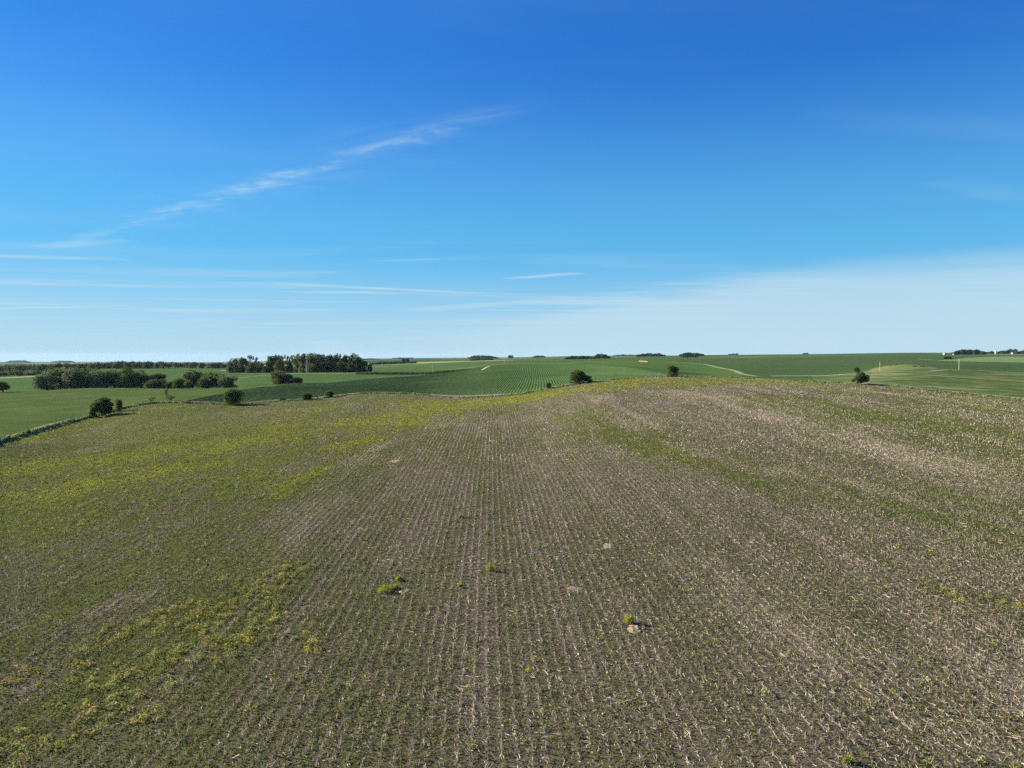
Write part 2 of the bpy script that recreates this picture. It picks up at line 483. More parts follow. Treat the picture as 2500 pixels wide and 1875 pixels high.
def plain(name, rgb, rough=0.8, var=0.25, scale=3.0, spec=0.2):
    m, t = new_mat(name)
    co = t.n("ShaderNodeTexCoord").outputs["Object"]
    nz = t.noise(co, scale, 5)
    c = t.mix(t.smooth(nz, 0.3, 0.7), tuple(x * (1 - var) for x in rgb), tuple(min(1, x * (1 + var)) for x in rgb))
    finish(t, c, rough, nz, 0.03, spec)
    return m


def leaf_mat(name, trans=0.3):
    m, t = new_mat(name)
    c = t.n("ShaderNodeAttribute", attribute_name="col").outputs["Color"]
    d = t.n("ShaderNodeBsdfDiffuse", {"Color": c})
    tr = t.n("ShaderNodeBsdfTranslucent", {"Color": c})
    mx = t.n("ShaderNodeMixShader", {0: trans, 1: d.outputs[0], 2: tr.outputs[0]})
    t.n("ShaderNodeOutputMaterial", {"Surface": mx.outputs[0]})
    return m


LEAF = leaf_mat("foliage")
STRAW = leaf_mat("straw", 0.12)
BARK = plain("bark", (0.11, 0.085, 0.065), 0.9, 0.35, 6)
DIRT = plain("bare_soil", (0.25, 0.195, 0.13), 0.95, 0.35, 5)
POLEWOOD = plain("weathered_pole", (0.56, 0.52, 0.46), 0.8, 0.12, 2)
CERAMIC = plain("ceramic", (0.55, 0.56, 0.58), 0.4, 0.1, 20)
WHITEPAINT = plain("white_siding", (0.42, 0.42, 0.41), 0.6, 0.06, 1)
GREYMETAL = plain("grey_roof_metal", (0.42, 0.44, 0.46), 0.5, 0.1, 1)
HAYMAT = plain("baled_hay", (0.45, 0.36, 0.25), 0.9, 0.2, 5)
REDHAY = plain("rusty_bale_end", (0.34, 0.16, 0.09), 0.9, 0.25, 5)
GRAVEL = plain("pale_gravel", (0.46, 0.42, 0.34), 0.95, 0.2, 0.5)
GRASSLANE = plain("dry_grass_lane", (0.20, 0.22, 0.10), 0.95, 0.3, 0.25)


def stubble_ground():
    m, t = new_mat("stubble_ground")
    co = t.n("ShaderNodeTexCoord").outputs["Object"]
    at_ = t.n("ShaderNodeAttribute", attribute_name="col").outputs["Color"]
    s = t.n("ShaderNodeSeparateColor", {0: at_})
    ye, gr, tn = s.outputs[0], s.outputs[1], s.outputs[2]
    sp = t.n("ShaderNodeSeparateXYZ", {0: co})
    X, Y = sp.outputs[0], sp.outputs[1]
    u = t.math("MULTIPLY_ADD", Y, 0.028, X)
    u = t.math("MULTIPLY_ADD", t.math("SINE", t.math("DIVIDE", Y, 61.0)), 0.35, u)
    u = t.math("MULTIPLY_ADD", t.math("SINE", t.math("MULTIPLY_ADD", Y, 1 / 190.0, 0.6)), 1.2, u)
    fine = t.math("ADD", t.math("MULTIPLY", t.noise(co, 4.0, 5, 0.7), 0.5), t.math("MULTIPLY", t.noise(co, 13.0, 4, 0.75), 0.5))
    fine = t.smooth(fine, 0.30, 0.70)
    med = t.noise(t.xyz(t.math("MULTIPLY", u, 2.0), t.math("MULTIPLY", Y, 0.5)), 0.9, 6, 0.7)
    rowp = t.math("MULTIPLY_ADD", t.math("COSINE", t.math("MULTIPLY", u, 2 * math.pi / 0.76)), 0.5, 0.5)
    soil = t.mix(fine, (0.042, 0.036, 0.033), (0.125, 0.104, 0.086))
    litter = t.mix(med, (0.165, 0.138, 0.105), (0.42, 0.345, 0.265))
    lf = t.math("MULTIPLY_ADD", tn, 0.5, 0.26)
    lf = t.math("ADD", lf, t.math("MULTIPLY", t.math("SUBTRACT", fine, 0.5), 0.9))
    lf = t.math("MULTIPLY_ADD", t.math("POWER", rowp, 3.0), 0.13, lf)
    c = t.mix(t.smooth(lf, 0.05, 0.85), soil, litter)
    gcol = t.mix(fine, (0.062, 0.088, 0.021), (0.175, 0.205, 0.050))
    gf = t.math("ADD", t.math("MULTIPLY_ADD", gr, 1.05, -0.04), t.math("MULTIPLY", t.math("SUBTRACT", t.math("MULTIPLY_ADD", med, 0.5, t.math("MULTIPLY", fine, 0.5)), 0.5), 1.5))
    c = t.mix(t.smooth(gf, 0.05, 1.0, 0.0, 0.85), c, gcol)
    ycol = t.mix(fine, (0.15, 0.175, 0.026), (0.345, 0.345, 0.057))
    yf = t.math("ADD", t.math("MULTIPLY_ADD", ye, 1.1, -0.05), t.math("MULTIPLY", t.math("SUBTRACT", med, 0.5), 0.8))
    c = t.mix(t.smooth(yf, 0.15, 1.0, 0.0, 0.85), c, ycol)
    finish(t, c, 0.95, t.math("ADD", fine, t.math("MULTIPLY", rowp, 0.3)), 0.22, 0.0)
    return m


def crop_mat(name, lo, hi, scale, bump=0.35, streak=None, fine=1.1):
    m, t = new_mat(name)
    co = t.n("ShaderNodeTexCoord").outputs["Object"]
    a = t.noise(co, scale, 6, 0.6)
    b = t.noise(co, fine, 4, 0.7)
    c = t.mix(t.smooth(t.math("MULTIPLY_ADD", b, 0.5, t.math("MULTIPLY", a, 0.5)), 0.32, 0.68), lo, hi)
    if streak:
        sp = t.n("ShaderNodeSeparateXYZ", {0: co})
        X, Y = sp.outputs[0], sp.outputs[1]
        w1 = t.noise(t.xyz(t.math("MULTIPLY_ADD", Y, 0.35, X), t.math("MULTIPLY_ADD", X, -0.35, Y)), 0.05, 2, 0.5)
        v = t.xyz(t.math("MULTIPLY", t.math("MULTIPLY_ADD", Y, 0.55, X), 0.16), t.math("MULTIPLY", t.math("MULTIPLY_ADD", X, -0.55, Y), 0.022))
        w2 = t.noise(v, 1.0, 5, 0.6, 0.6)
        s = t.math("MULTIPLY", t.smooth(w2, 0.47, 0.66), t.smooth(w1, 0.34, 0.52))
        c = t.mix(t.math("MULTIPLY", s, 0.75), c, streak)
    finish(t, c, 0.95, b, bump, 0.0)
    return m


def patchwork():
    m, t = new_mat("distant_fields")
    co = t.n("ShaderNodeTexCoord").outputs["Object"]
    sp = t.n("ShaderNodeSeparateXYZ", {0: co})
    v = t.xyz(t.math("MULTIPLY_ADD", sp.outputs[1], 0.18, sp.outputs[0]), t.math("MULTIPLY", sp.outputs[1], 0.7), 0.0)
    vo = t.n("ShaderNodeTexVoronoi", {"Vector": v, "Scale": 1 / 420.0}, voronoi_dimensions="2D", distance="CHEBYCHEV")
    ch = t.n("ShaderNodeSeparateColor", {0: vo.outputs["Color"]})
    c = t.mix(ch.outputs[0], (0.036, 0.074, 0.026), (0.080, 0.130, 0.042))
    c = t.mix(t.smooth(ch.outputs[1], 0.80, 0.86), c, (0.30, 0.27, 0.15))
    c = t.mix(t.smooth(ch.outputs[2], 0.80, 0.84), c, (0.13, 0.18, 0.07))
    n = t.noise(co, 0.02, 5, 0.6)
    c = t.mix(t.smooth(n, 0.35, 0.75, 0.0, 0.5), c, (0.05, 0.10, 0.04))
    finish(t, c, 0.95, None, 0.1, 0.0)
    return m


GROUND = stubble_ground()
DRYBANK = crop_mat("dry_bank_soil", (0.11, 0.085, 0.07), (0.27, 0.205, 0.165), 0.5, 0.4)
VERGE = crop_mat("verge_grass", (0.11, 0.15, 0.06), (0.24, 0.28, 0.13), 0.3, 0.35)
SOY = crop_mat("soybean_canopy", (0.040, 0.080, 0.027), (0.078, 0.134, 0.044), 0.03)
SOYDARK = crop_mat("dark_crop_canopy", (0.038, 0.072, 0.028), (0.064, 0.106, 0.040), 0.012)
MEADOW = crop_mat("meadow_grass", (0.050, 0.080, 0.025), (0.086, 0.120, 0.040), 0.05, 0.3)
HAYF = crop_mat("hay_field_grass", (0.054, 0.108, 0.028), (0.078, 0.144, 0.038), 0.02, 0.15)
STRIPED = crop_mat("thin_crop_canopy", (0.038, 0.074, 0.022), (0.072, 0.118, 0.036), 0.03, 0.25, (0.34, 0.32, 0.19))
LIGHTF = crop_mat("pale_pasture_grass", (0.11, 0.175, 0.075), (0.15, 0.21, 0.09), 0.01, 0.1)
KNOLL = crop_mat("knoll_grass", (0.08, 0.115, 0.036), (0.18, 0.19, 0.08), 0.08, 0.3)
PATCH = patchwork()

# ------------------------------------------------------------------ the ground sheet, cut where one field ends and the next begins
az_in = np.linspace(math.atan(-1330 / F), math.atan(1330 / F), 560)
az_out = np.linspace(az_in[-1], az_in[0] + 2 * math.pi, 64)[1:-1]
AZ = np.concatenate([az_in, az_out])
azw = (AZ + math.pi) % (2 * math.pi) - math.pi
azc = np.clip(azw, AZMIN, AZMAX)
Dc = np.cos(azc)
eD = np.interp(1250 + F * np.tan(azc), PXF, _eD)


def sheet(rows_D):
    """rows_D (n_rows, n_az) forward depth -> vertex grid"""
    r = rows_D / Dc[None, :]
    X = r * np.sin(azw)[None, :]; Y = r * np.cos(azw)[None, :]
    return X, Y, height(X, Y)


def sheet_faces(nr, na):
    i = np.arange(nr - 1)[:, None]; j = np.arange(na)[None, :]
    j2 = (j + 1) % na
    return np.stack([i * na + j, i * na + j2, (i + 1) * na + j2, (i + 1) * na + j], -1).reshape(-1, 4)[:, ::-1]


tt = np.concatenate([[0.2, 3, 8], np.geomspace(14, 1000, 190)])
tt[3:] = 14 * (1000 / 14) ** np.linspace(0, 1, 190)
frac = np.log(tt / 14) / math.log(1000 / 14)
rows = np.where(frac[:, None] < 0, tt[:, None] * np.ones_like(eD)[None, :], 14 * (eD[None, :] / 14) ** np.clip(frac[:, None], 0, 1))
X, Y, Z = sheet(rows)
ye, gr, tn = masks(X.ravel(), Y.ravel())
V = np.stack([X.ravel(), Y.ravel(), Z.ravel()], 1)
ye = ye * (0.3 + 0.7 * sstep(Y.ravel(), 60, 130)); gr = gr * (0.8 + 0.2 * sstep(Y.ravel(), 60, 150))
me = mesh_np("stubble_field", V, sheet_faces(*rows.shape), GROUND, np.stack([ye, gr, tn], 1), smooth=True)
tag(link("stubble_field", me), "stubble field with pale stalk rows, green seedlings and yellow weeds", "field", kind="structure")

nfar = 380
rows = eD[None, :] * (13900.0 / eD[None, :]) ** np.linspace(0, 1, nfar)[:, None]
X, Y, Z = sheet(rows)
V = np.stack([X.ravel(), Y.ravel(), Z.ravel()], 1)
Fc = sheet_faces(*rows.shape)
cen = V[Fc].mean(1)
cx, cy = cen[:, 0], cen[:, 1]
cp, cD = polar(cx, cy)
ceD, _ = edge_depth(cx, cy)


def inside(poly, x, y):
    poly = np.array(poly); c = np.zeros(len(x), bool); j = len(poly) - 1
    for i in range(len(poly)):
        xi, yi = poly[i]; xj, yj = poly[j]
        if yi != yj:
            c ^= ((yi > y) != (yj > y)) & (x < (xj - xi) * (y - yi) / (yj - yi) + xi)
        j = i
    return c


def poly_px(pts, dmin=250):
    return [hit(x, y, dmin) for x, y in pts]


zone = np.full(len(Fc), 0)                                   # 0 distant fields
zone[cD < 1500] = 1                                          # soybeans
zone[(cp > 1650) & (cD < 2100) & (cD > 480)] = 2             # dark crop
zone[(cp > 1985) & (cD < 590)] = 5                           # thin, streaked crop
zone[(cp < 428 + (cD - 300) * 1.5) & (cD < 500)] = 3        # meadow
hay = [hit(1395, 886, 400), hit(1500, 891, 400), hit(1600, 900, 400), hit(1700, 911, 400), at(1800, 520)[:2], at(1820, 640)[:2],
       at(1790, 760)[:2], at(1752, 950)[:2], at(1720, 1180)[:2], at(1655, 1320)[:2], at(1530, 1300)[:2], at(1400, 1150)[:2]]
zone[inside(hay, cx, cy)] = 4
knoll = [at(2105, 618)[:2], at(2160, 612)[:2], at(2230, 612)[:2], at(2290, 640)[:2], at(2270, 720)[:2], at(2200, 730)[:2], at(2140, 690)[:2]]
zone[inside(knoll, cx, cy)] = 6
light = [at(2285, 1290)[:2], at(2400, 1260)[:2], at(2560, 1230)[:2], at(2700, 1250)[:2], at(2700, 1980)[:2], at(2560, 1960)[:2], at(2440, 1900)[:2], at(2360, 1650)[:2]]
zone[inside(light, cx, cy)] = 7
ZN = [("distant_farmland", PATCH, "far rolling farmland in green and tan patches below the horizon"),
      ("soybean_field", SOY, "deep green soybean ground beyond the stubble field"),
      ("crop_field", SOYDARK, "wide dark green crop field on the right below the horizon"),
      ("meadow", MEADOW, "yellowish green grassy hillside left of the stubble field"),
      ("hay_field", HAYF, "bright light green hay field with a row of bales"),
      ("thin_crop_field", STRIPED, "green crop field with pale bare streaks at the right edge"),
      ("grass_knoll", KNOLL, "dry yellow grass knoll with small shrubs beside the gravel lane"),
      ("pasture", LIGHTF, "pale green pasture below the distant farmstead at right")]
for zi, (nm, mt, lab) in enumerate(ZN):
    f = Fc[zone == zi]
    used, inv = np.unique(f.ravel(), return_inverse=True)
    tag(link(nm, mesh_np(nm, V[used], inv.reshape(-1, 4), mt, smooth=True)), lab, "field", kind="structure")


def ribbon(name, pts, width, mat, lab, lift=0.14, cat="lane"):
    P = np.array(pts, float)
    seg = np.hypot(*np.diff(P, axis=0).T); s = np.concatenate([[0], np.cumsum(seg)])
    n = max(24, int(s[-1] / 5))
    q = np.linspace(0, s[-1], n)
    x = pchip(s, P[:, 0], q); y = pchip(s, P[:, 1], q)
    tx = np.gradient(x); ty = np.gradient(y); L = np.hypot(tx, ty); nx, ny = ty / L, -tx / L
    wd = width * (0.85 + 0.3 * vnoise(q / 9, q * 0, 5)) * np.minimum(1, np.minimum(q, s[-1] - q) / 6 + 0.3)
    vv = []
    for o in (-0.5, -0.17, 0.17, 0.5):
        xx = x + nx * wd * o; yy = y + ny * wd * o
        vv.append(np.stack([xx, yy, height(xx, yy) + lift - (0.25 if abs(o) == 0.5 else 0)], 1))
    vv = np.stack(vv, 1)
    i = np.arange(n - 1)[:, None] * 4 + np.arange(3)[None, :]
    f = np.stack([i, i + 1, i + 5, i + 4], -1).reshape(-1, 4)
    tag(link(name, mesh_np(name, vv.reshape(-1, 3), f, mat, smooth=True)), lab, cat, kind="structure")


ribbon("grass_lane", [at(p, d)[:2] for p, d in ((700, 770), (800, 775), (900, 790), (1000, 815), (1140, 790), (1240, 798), (1330, 830), (1400, 855))],
       7, GRASSLANE, "pale grassy lane curving below the woodlot and over the soybean hill")
ribbon("field_path", [at(p, d)[:2] for p, d in ((1176, 655), (1185, 700), (1195, 745))], 3.5, GRAVEL, "short pale track running up the soybean hill")
ribbon("gravel_lane", [at(p, d)[:2] for p, d in ((1880, 560), (1980, 585), (2090, 600), (2150, 606), (2220, 610), (2290, 622))],
       4, GRAVEL, "light gravel lane rising past the grass knoll on the right")
ribbon("grass_border", [at(p, d)[:2] for p, d in ((1640, 1330), (1700, 1240), (1735, 1060), (1765, 880), (1795, 740), (1815, 620), (1850, 545))],
       8, GRASSLANE, "tan grass border along the right side of the hay field")
ribbon("field_track", [at(p, d)[:2] for p, d in ((2385, 585), (2440, 575), (2520, 565), (2600, 560))], 5, GRASSLANE, "pale track above the streaked crop at the right edge")
ribbon("pasture_track", [at(p, d)[:2] for p, d in ((2240, 1500), (2290, 1340), (2340, 1280), (2400, 1250))], 6, GRASSLANE, "thin pale track left of the distant pasture")
ribbon("farm_track", [at(p, d)[:2] for p, d in ((572, 690), (610, 720), (650, 745), (700, 768))], 3.5, GRASSLANE, "faint grass track crossing the field below the woodlot")
ribbon("farm_yard", [at(p, d)[:2] for p, d in ((538, 1060), (548, 1062), (560, 1064))], 26, GRAVEL, "pale strip of bare ground at the left end of the woodlot")
ribbon("bare_strip", [at(p, d)[:2] for p, d in ((2265, 495), (2290, 510), (2315, 528))], 3.0, GRAVEL, "bare pale strip high on the streaked crop field")
ribbon("tan_border", [at(p, d)[:2] for p, d in ((-60, 1010), (40, 1000), (95, 985))], 26, GRASSLANE, "tan grass strip in front of the woods at the left edge")

_vp = np.concatenate([np.linspace(-60, 400, 40), np.linspace(400, 2560, 110)])
_vd = np.interp(_vp, PXF, _eD) + np.interp(_vp, [0, 300, 1700, 2000, 2500], [2.6, 2.6, 4.5, 3.5, 2.2])
ribbon("grass_verge", np.stack([(_vp - 1250) / F * _vd, _vd], 1), 4.6, VERGE, "pale grass verge along the far edge of the stubble field", 0.42, "verge")

for _a, _b, _o, _w, _nm, _lab in ((424, 545, 2.4, 4.2, "soil_bank", "bare reddish soil bank left of the big round bush"), (600, 692, 2.2, 3.4, "soil_bank", "bare soil bank right of the big round bush"),
                                 (1052, 1235, 4.5, 6.0, "brush_bank", "dead brown brush bank at the foot of the soybean hill")):
    _q = np.linspace(_a, _b, 14); _d = np.interp(_q, PXF, _eD) + _o
    ribbon(_nm, np.stack([(_q - 1250) / F * _d, _d], 1), _w, DRYBANK, _lab, 0.62, "bank")

# ------------------------------------------------------------------ stuff lying and growing on the stubble field
def in_view_points(n_per, d0, d1, seed, jitter_edge=3.0):
    """random points over the part of the stubble field that the photo sees, n_per per square metre"""
    rng = np.random.default_rng(seed)
    t0, t1 = -1310 / F, 1310 / F
    area = (t1 - t0) * (d1 * d1 - d0 * d0) / 2
    n = int(area * n_per)
    D = np.sqrt(rng.uniform(d0 * d0, d1 * d1, n)); T = rng.uniform(t0, t1, n)
    X = D * T
    e, dd = edge_depth(X, D)
    k = dd < e - jitter_edge
    return X[k], D[k], rng


def lying(X, Y, rng, L, W, ang, tilt, zoff, cols, name, label, cat):
    n = len(X)
    Z = height(X, Y) + zoff
    dx, dy, dz = np.cos(ang) * np.cos(tilt), np.sin(ang) * np.cos(tilt), np.sin(tilt)
    rl = rng.uniform(-0.9, 0.9, n)                       # roll of the flat piece
    sx, sy, sz = -np.sin(ang) * np.cos(rl), np.cos(ang) * np.cos(rl), np.sin(rl)
    c = np.stack([X, Y, Z + np.abs(dz) * L / 2], 1)
    a = np.stack([dx, dy, dz], 1) * (L / 2)[:, None]; b = np.stack([sx, sy, sz], 1) * (W / 2)[:, None]
    q = np.stack([c - a - b, c + a - b * .6, c + a + b * .6, c - a + b], 1)
    return q, cols


def straw_cols(rng, n):
    base = np.array([0.54, 0.44, 0.32])
    c = base[None, :] * rng.uniform(0.45, 1.25, n)[:, None]
    grey = rng.uniform(0, 0.6, n)[:, None]
    c = c * (1 - grey) + c.mean(1, keepdims=True) * np.array([1.02, 1.0, 0.97]) * grey
    br = rng.random(n) < 0.04
    c[br] = np.array([0.74, 0.66, 0.54])
    return np.clip(c, 0, 0.85)


def put_stuff(name, parts, mat, label, cat):
    q = np.concatenate([p[0] for p in parts]); c = np.concatenate([p[1] for p in parts])
    tag(link(name, quads_mesh(name, q.astype(np.float32), c, mat)), label, cat, kind="stuff")


# straw litter
parts = []
for d0, d1, dens, Ls, Ws, seed in ((27, 62, 44, .26, .021, 1), (62, 110, 22, .30, .030, 2), (110, 190, 8.5, .38, .046, 3), (190, 352, 4.2, .42, .046, 4)):
    X, Y, rng = in_view_points(dens, d0, d1, seed)
    ye, gr, tn = masks(X, Y)
    k = rng.random(len(X)) < np.clip((0.42 if d0 < 110 else 0.30) + 0.85 * tn - 0.45 * gr - 0.5 * ye, 0.06, 1)
    X, Y = X[k], Y[k]; n = len(X)
    al = rng.random(n) < 0.42
    u = row_u(X, Y)
    X = np.where(al, X - u + np.round(u / .76) * .76 + rng.normal(0, .07, n), X)
    ang = np.where(al, math.pi / 2 + rng.normal(0, .25, n), rng.uniform(0, math.pi, n))
    L = Ls * rng.lognormal(-.1, .45, n); W = Ws * rng.uniform(.6, 1.4, n)
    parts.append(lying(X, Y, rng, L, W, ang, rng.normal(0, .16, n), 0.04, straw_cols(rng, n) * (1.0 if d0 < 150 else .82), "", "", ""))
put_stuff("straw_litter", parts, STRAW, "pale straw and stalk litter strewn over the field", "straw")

# standing stalks in the old crop rows
parts = []
for d0, d1, dens, hgt, wid, seed in ((27, 70, 7.0, .30, .024, 11), (70, 130, 5.0, .30, .034, 12), (130, 220, 3.2, .30, .046, 13), (220, 352, 3.0, .28, .046, 14)):
    X, Y, rng = in_view_points(dens, d0, d1, seed)
    u = row_u(X, Y); X = X - u + np.round(u / .76) * .76 + rng.normal(0, .035, len(X))
    rowid = np.round(u / .76)
    keep = _hash(rowid, np.floor(Y / 3.1 + rowid * 1.7), 5) * .6 + .4 * vnoise(rowid / 5.0, Y / 19.0, 77)
    ye, gr, tn = masks(X, Y)
    k = keep < np.clip((0.62 if d0 < 130 else 0.5) + 0.4 * tn - 0.6 * ye - .3 * np.clip(gr - .35, 0, 1), .04, .95)
    X, Y = X[k], Y[k]; n = len(X)
    Z = height(X, Y)
    h = hgt * rng.lognormal(-.1, .35, n); w = wid * rng.uniform(.6, 1.3, n)
    ln = rng.normal(0, .22, (n, 2))
    ph = rng.uniform(0, math.pi, n)
    b = np.stack([np.cos(ph), np.sin(ph), np.zeros(n)], 1) * (w / 2)[:, None]
    c0 = np.stack([X, Y, Z - .02], 1); c1 = c0 + np.stack([ln[:, 0] * h, ln[:, 1] * h, h], 1)
    cols = straw_cols(rng, n) * 1.12
    parts.append((np.stack([c0 - b, c0 + b, c1 + b * .7, c1 - b * .7], 1), cols))
    b2 = np.stack([-np.sin(ph), np.cos(ph), np.zeros(n)], 1) * (w / 2)[:, None]
    if d0 < 130:
        parts.append((np.stack([c0 - b2, c0 + b2, c1 + b2 * .7, c1 - b2 * .7], 1), cols))
put_stuff("corn_stubble", parts, STRAW, "rows of short cut straw-coloured stalks standing across the field", "stubble")


# low green plants
def leaf_quads(X, Y, rng, hgt, size, nleaf, cols, zlift=0.0):
    out = []; oc = []
    Z = height(X, Y); n = len(X)
    for k in range(nleaf):
        ang = rng.uniform(0, 2 * math.pi, n); el = rng.uniform(-.15, 1.0, n)
        d = np.stack([np.cos(ang) * np.cos(el), np.sin(ang) * np.cos(el), np.sin(el)], 1)
        s = np.stack([-np.sin(ang), np.cos(ang), rng.uniform(-.4, .4, n)], 1)
        L = size * rng.uniform(.6, 1.35, n)
        off = rng.normal(0, .35, (n, 2)) * size[:, None] if hasattr(size, "__len__") else rng.normal(0, .35, (n, 2)) * size
        c = np.stack([X + off[:, 0], Y + off[:, 1], Z + zlift + hgt * rng.uniform(.1, 1, n)], 1)
        a = d * (L / 2)[:, None]; b = s * (L * rng.uniform(.28, .45, n))[:, None]
        out.append(np.stack([c - a, c - a * .1 - b, c + a, c - a * .1 + b], 1))
        oc.append(cols * rng.uniform(.75, 1.25, (n, 1)))
    return np.concatenate(out), np.concatenate(oc)


parts = []
for d0, d1, dens, hg, sz, nl, seed in ((27, 62, 30, .17, .10, 3, 21), (62, 110, 17, .18, .14, 2, 22), (110, 190, 6, .2, .22, 2, 23), (190, 352, 2.6, .22, .34, 1, 24)):
    X, Y, rng = in_view_points(dens, d0, d1, seed)
    u = row_u(X, Y)
    if d0 < 120:                                        # drilled rows
        X = X - u + (np.round(u / .38 - .5) + .5) * .38 + rng.normal(0, .07, len(X))
    ye, gr, tn = masks(X, Y)
    k = rng.random(len(X)) < np.clip(0.32 + 0.95 * gr + .2 * ye - 0.30 * tn, .06, 1)
    X, Y, gr = X[k], Y[k], gr[k]; n = len(X)
    c = np.array([0.104, 0.145, 0.037] if d0 < 110 else [0.128, 0.168, 0.040])[None, :] * rng.uniform(.6, 1.5, (n, 1)) * np.stack([rng.uniform(.8, 1.35, n), np.ones(n), rng.uniform(.7, 1.3, n)], 1)
    parts.append(leaf_quads(X, Y, rng, hg, np.full(n, sz), nl, c))
put_stuff("seedling_cover", parts, LEAF, "low green seedlings and weeds growing between the stalk rows", "seedlings")

parts = []
for d0, d1, dens, hg, sz, nl, spread, seed in ((27, 66, 2.3, .50, .10, 54, .36, 31), (66, 110, 1.2, .46, .16, 20, .40, 32), (110, 200, 1.1, .34, .24, 8, .5, 33), (200, 352, .8, .32, .36, 6, .8, 34)):
    X, Y, rng = in_view_points(dens, d0, d1, seed)
    ye, gr, tn = masks(X, Y)
    k = rng.random(len(X)) < np.clip(ye * (1.5 if d0 < 110 else 1.15), 0, 1)
    stray = rng.random(len(X)) < (.012 if d0 < 60 else .004)
    k = k | stray
    X, Y = X[k], Y[k]; n = len(X)
    tone = rng.uniform(.6, 1.35, (n, 1)) * np.stack([rng.uniform(.75, 1.2, n), np.ones(n), rng.uniform(.7, 1.6, n)], 1)
    size = rng.uniform(.55, 1.25, n)
    X = np.repeat(X, nl); Y = np.repeat(Y, nl); tone = np.repeat(tone, nl, axis=0); size = np.repeat(size, nl)
    ox = rng.normal(0, 1, len(X)); oy = rng.normal(0, 1, len(X))
    X = X + ox * spread * size * .6; Y = Y + oy * spread * size * .6
    dome = np.exp(-(ox ** 2 + oy ** 2) / 2.2) * size
    parts.append(leaf_quads(X, Y, rng, hg * dome, np.full(len(X), sz), 1, np.array([[0.34, 0.325, 0.085] if d0 < 66 else [0.30, 0.315, 0.066]]) * tone))
put_stuff("yellow_weeds", parts, LEAF, "patches of yellow green weeds in the stubble field", "weeds")

# grass bank along the far edge of the field
rng = np.random.default_rng(41)
n = 36000
p = rng.uniform(-60, 2560, n)
e = np.interp(p, PXF, _eD)
wide = np.interp(p, [0, 100, 300, 420, 690, 750, 1050, 1150, 1250, 1400, 1700, 2000, 2500], [3, 3, 3, 5, 5, 3, 4, 8, 5, 4, 5, 4, 2.2])
D = e + rng.uniform(-0.6, 1.0, n) * wide * rng.uniform(.3, 1, n) + (vnoise(p / 23., p * 0, 8) - .5) * 1.6
X = (p - 1250) / F * D
dead = np.interp(p, [380, 430, 680, 720, 1040, 1060, 1230, 1260], [0, .75, .7, .1, .1, .85, .8, 0])
isd = rng.random(n) < dead * (D > e)
hg = np.interp(p, [0, 300, 420, 700, 1300, 1700, 2500], [.75, .65, .5, .4, .42, .36, .36]) * rng.lognormal(0, .25, n) * (.55 + .9 * vnoise(p / 9., D / 3., 19)) * np.where(D > e + .6, .6, 1.0)
gcol = np.where(rng.random(n)[:, None] < .45, np.array([[0.20, 0.235, 0.105]]), np.array([[0.12, 0.165, 0.06]]))
dcol = np.array([[0.23, 0.17, 0.14]])
col_ = np.where(isd[:, None], dcol, gcol) * rng.uniform(.6, 1.35, (n, 1))
Z = height(X, D)
qs = []; cs = []
for k in range(2):
    ph = rng.uniform(0, math.pi, n); w = rng.uniform(.12, .34, n)
    b = np.stack([np.cos(ph), np.sin(ph), np.zeros(n)], 1) * w[:, None]
    c0 = np.stack([X + rng.normal(0, .2, n), D + rng.normal(0, .2, n), Z - .05], 1)
    c1 = c0 + np.stack([rng.normal(.05, .2, n) * hg, rng.normal(0, .2, n) * hg, hg], 1)
    qs.append(np.stack([c0 - b, c0 + b, c1 + b * .5, c1 - b * .5], 1)); cs.append(col_ * rng.uniform(.8, 1.2, (n, 1)))
put_stuff("grass_bank", [(np.concatenate(qs), np.concatenate(cs))], LEAF, "bank of tall grass and dry brush along the far edge of the stubble field", "grass")

# soybean rows on the hill beyond: one low ridge of leaves after another
rng = np.random.default_rng(51)
qs = []; cs = []
for k in range(-150, 62):
    u0 = k * 1.5
    Yr = np.arange(305, 830, 2.4)
    X = u0 + 0.05 * Yr + 6 * np.sin(Yr / 240.0 + 0.4)
    e, _ = edge_depth(X, Yr)
    p, _ = polar(X, Yr)
    far = np.interp(p, [400, 500, 700, 750, 1000, 1250, 1400, 1500, 1600, 1700], [430, 440, 480, 500, 690, 780, 820, 690, 560, 470])
    ok = (Yr > e + 5) & (Yr < far) & (p > 432 + (Yr - 300) * 1.5) & (p < 1700)
    if ok.sum() < 2: continue
    i = np.nonzero(ok[:-1] & ok[1:])[0]
    wv = 0.48 + .26 * vnoise(Yr / 3.0, Yr * 0 + k * 3.3, 61); hv = .07 + .10 * vnoise(Yr / 2.5, Yr * 0 + k * 5.1, 62)
    gap = vnoise(X / 14, Yr / 30, 63) > .9
    hv = np.where(gap, .1, hv)
    Zr = height(X, Yr)
    L = np.stack([X - wv, Yr, Zr - .03], 1); Rr = np.stack([X + wv, Yr, Zr - .03], 1)
    T1 = np.stack([X - wv * .45 + rng.normal(0, .06, len(X)), Yr, Zr + hv], 1); T2 = np.stack([X + wv * .45 + rng.normal(0, .06, len(X)), Yr, Zr + hv * rng.uniform(.8, 1.1, len(X))], 1)
    for A, B in ((L, T1), (T1, T2), (T2, Rr)):
        qs.append(np.stack([A[i], B[i], B[i + 1], A[i + 1]], 1))
        cs.append(np.array([[0.072, 0.128, 0.046]]) * rng.uniform(.7, 1.3, (len(i), 1)) * (.8 + .4 * vnoise(X[i] / 30, Yr[i] / 45, 64)[:, None]))
put_stuff("soybean_rows", [(np.concatenate(qs), np.concatenate(cs))], LEAF, "dark green soybean rows running up the hill beyond the field edge", "soybeans")


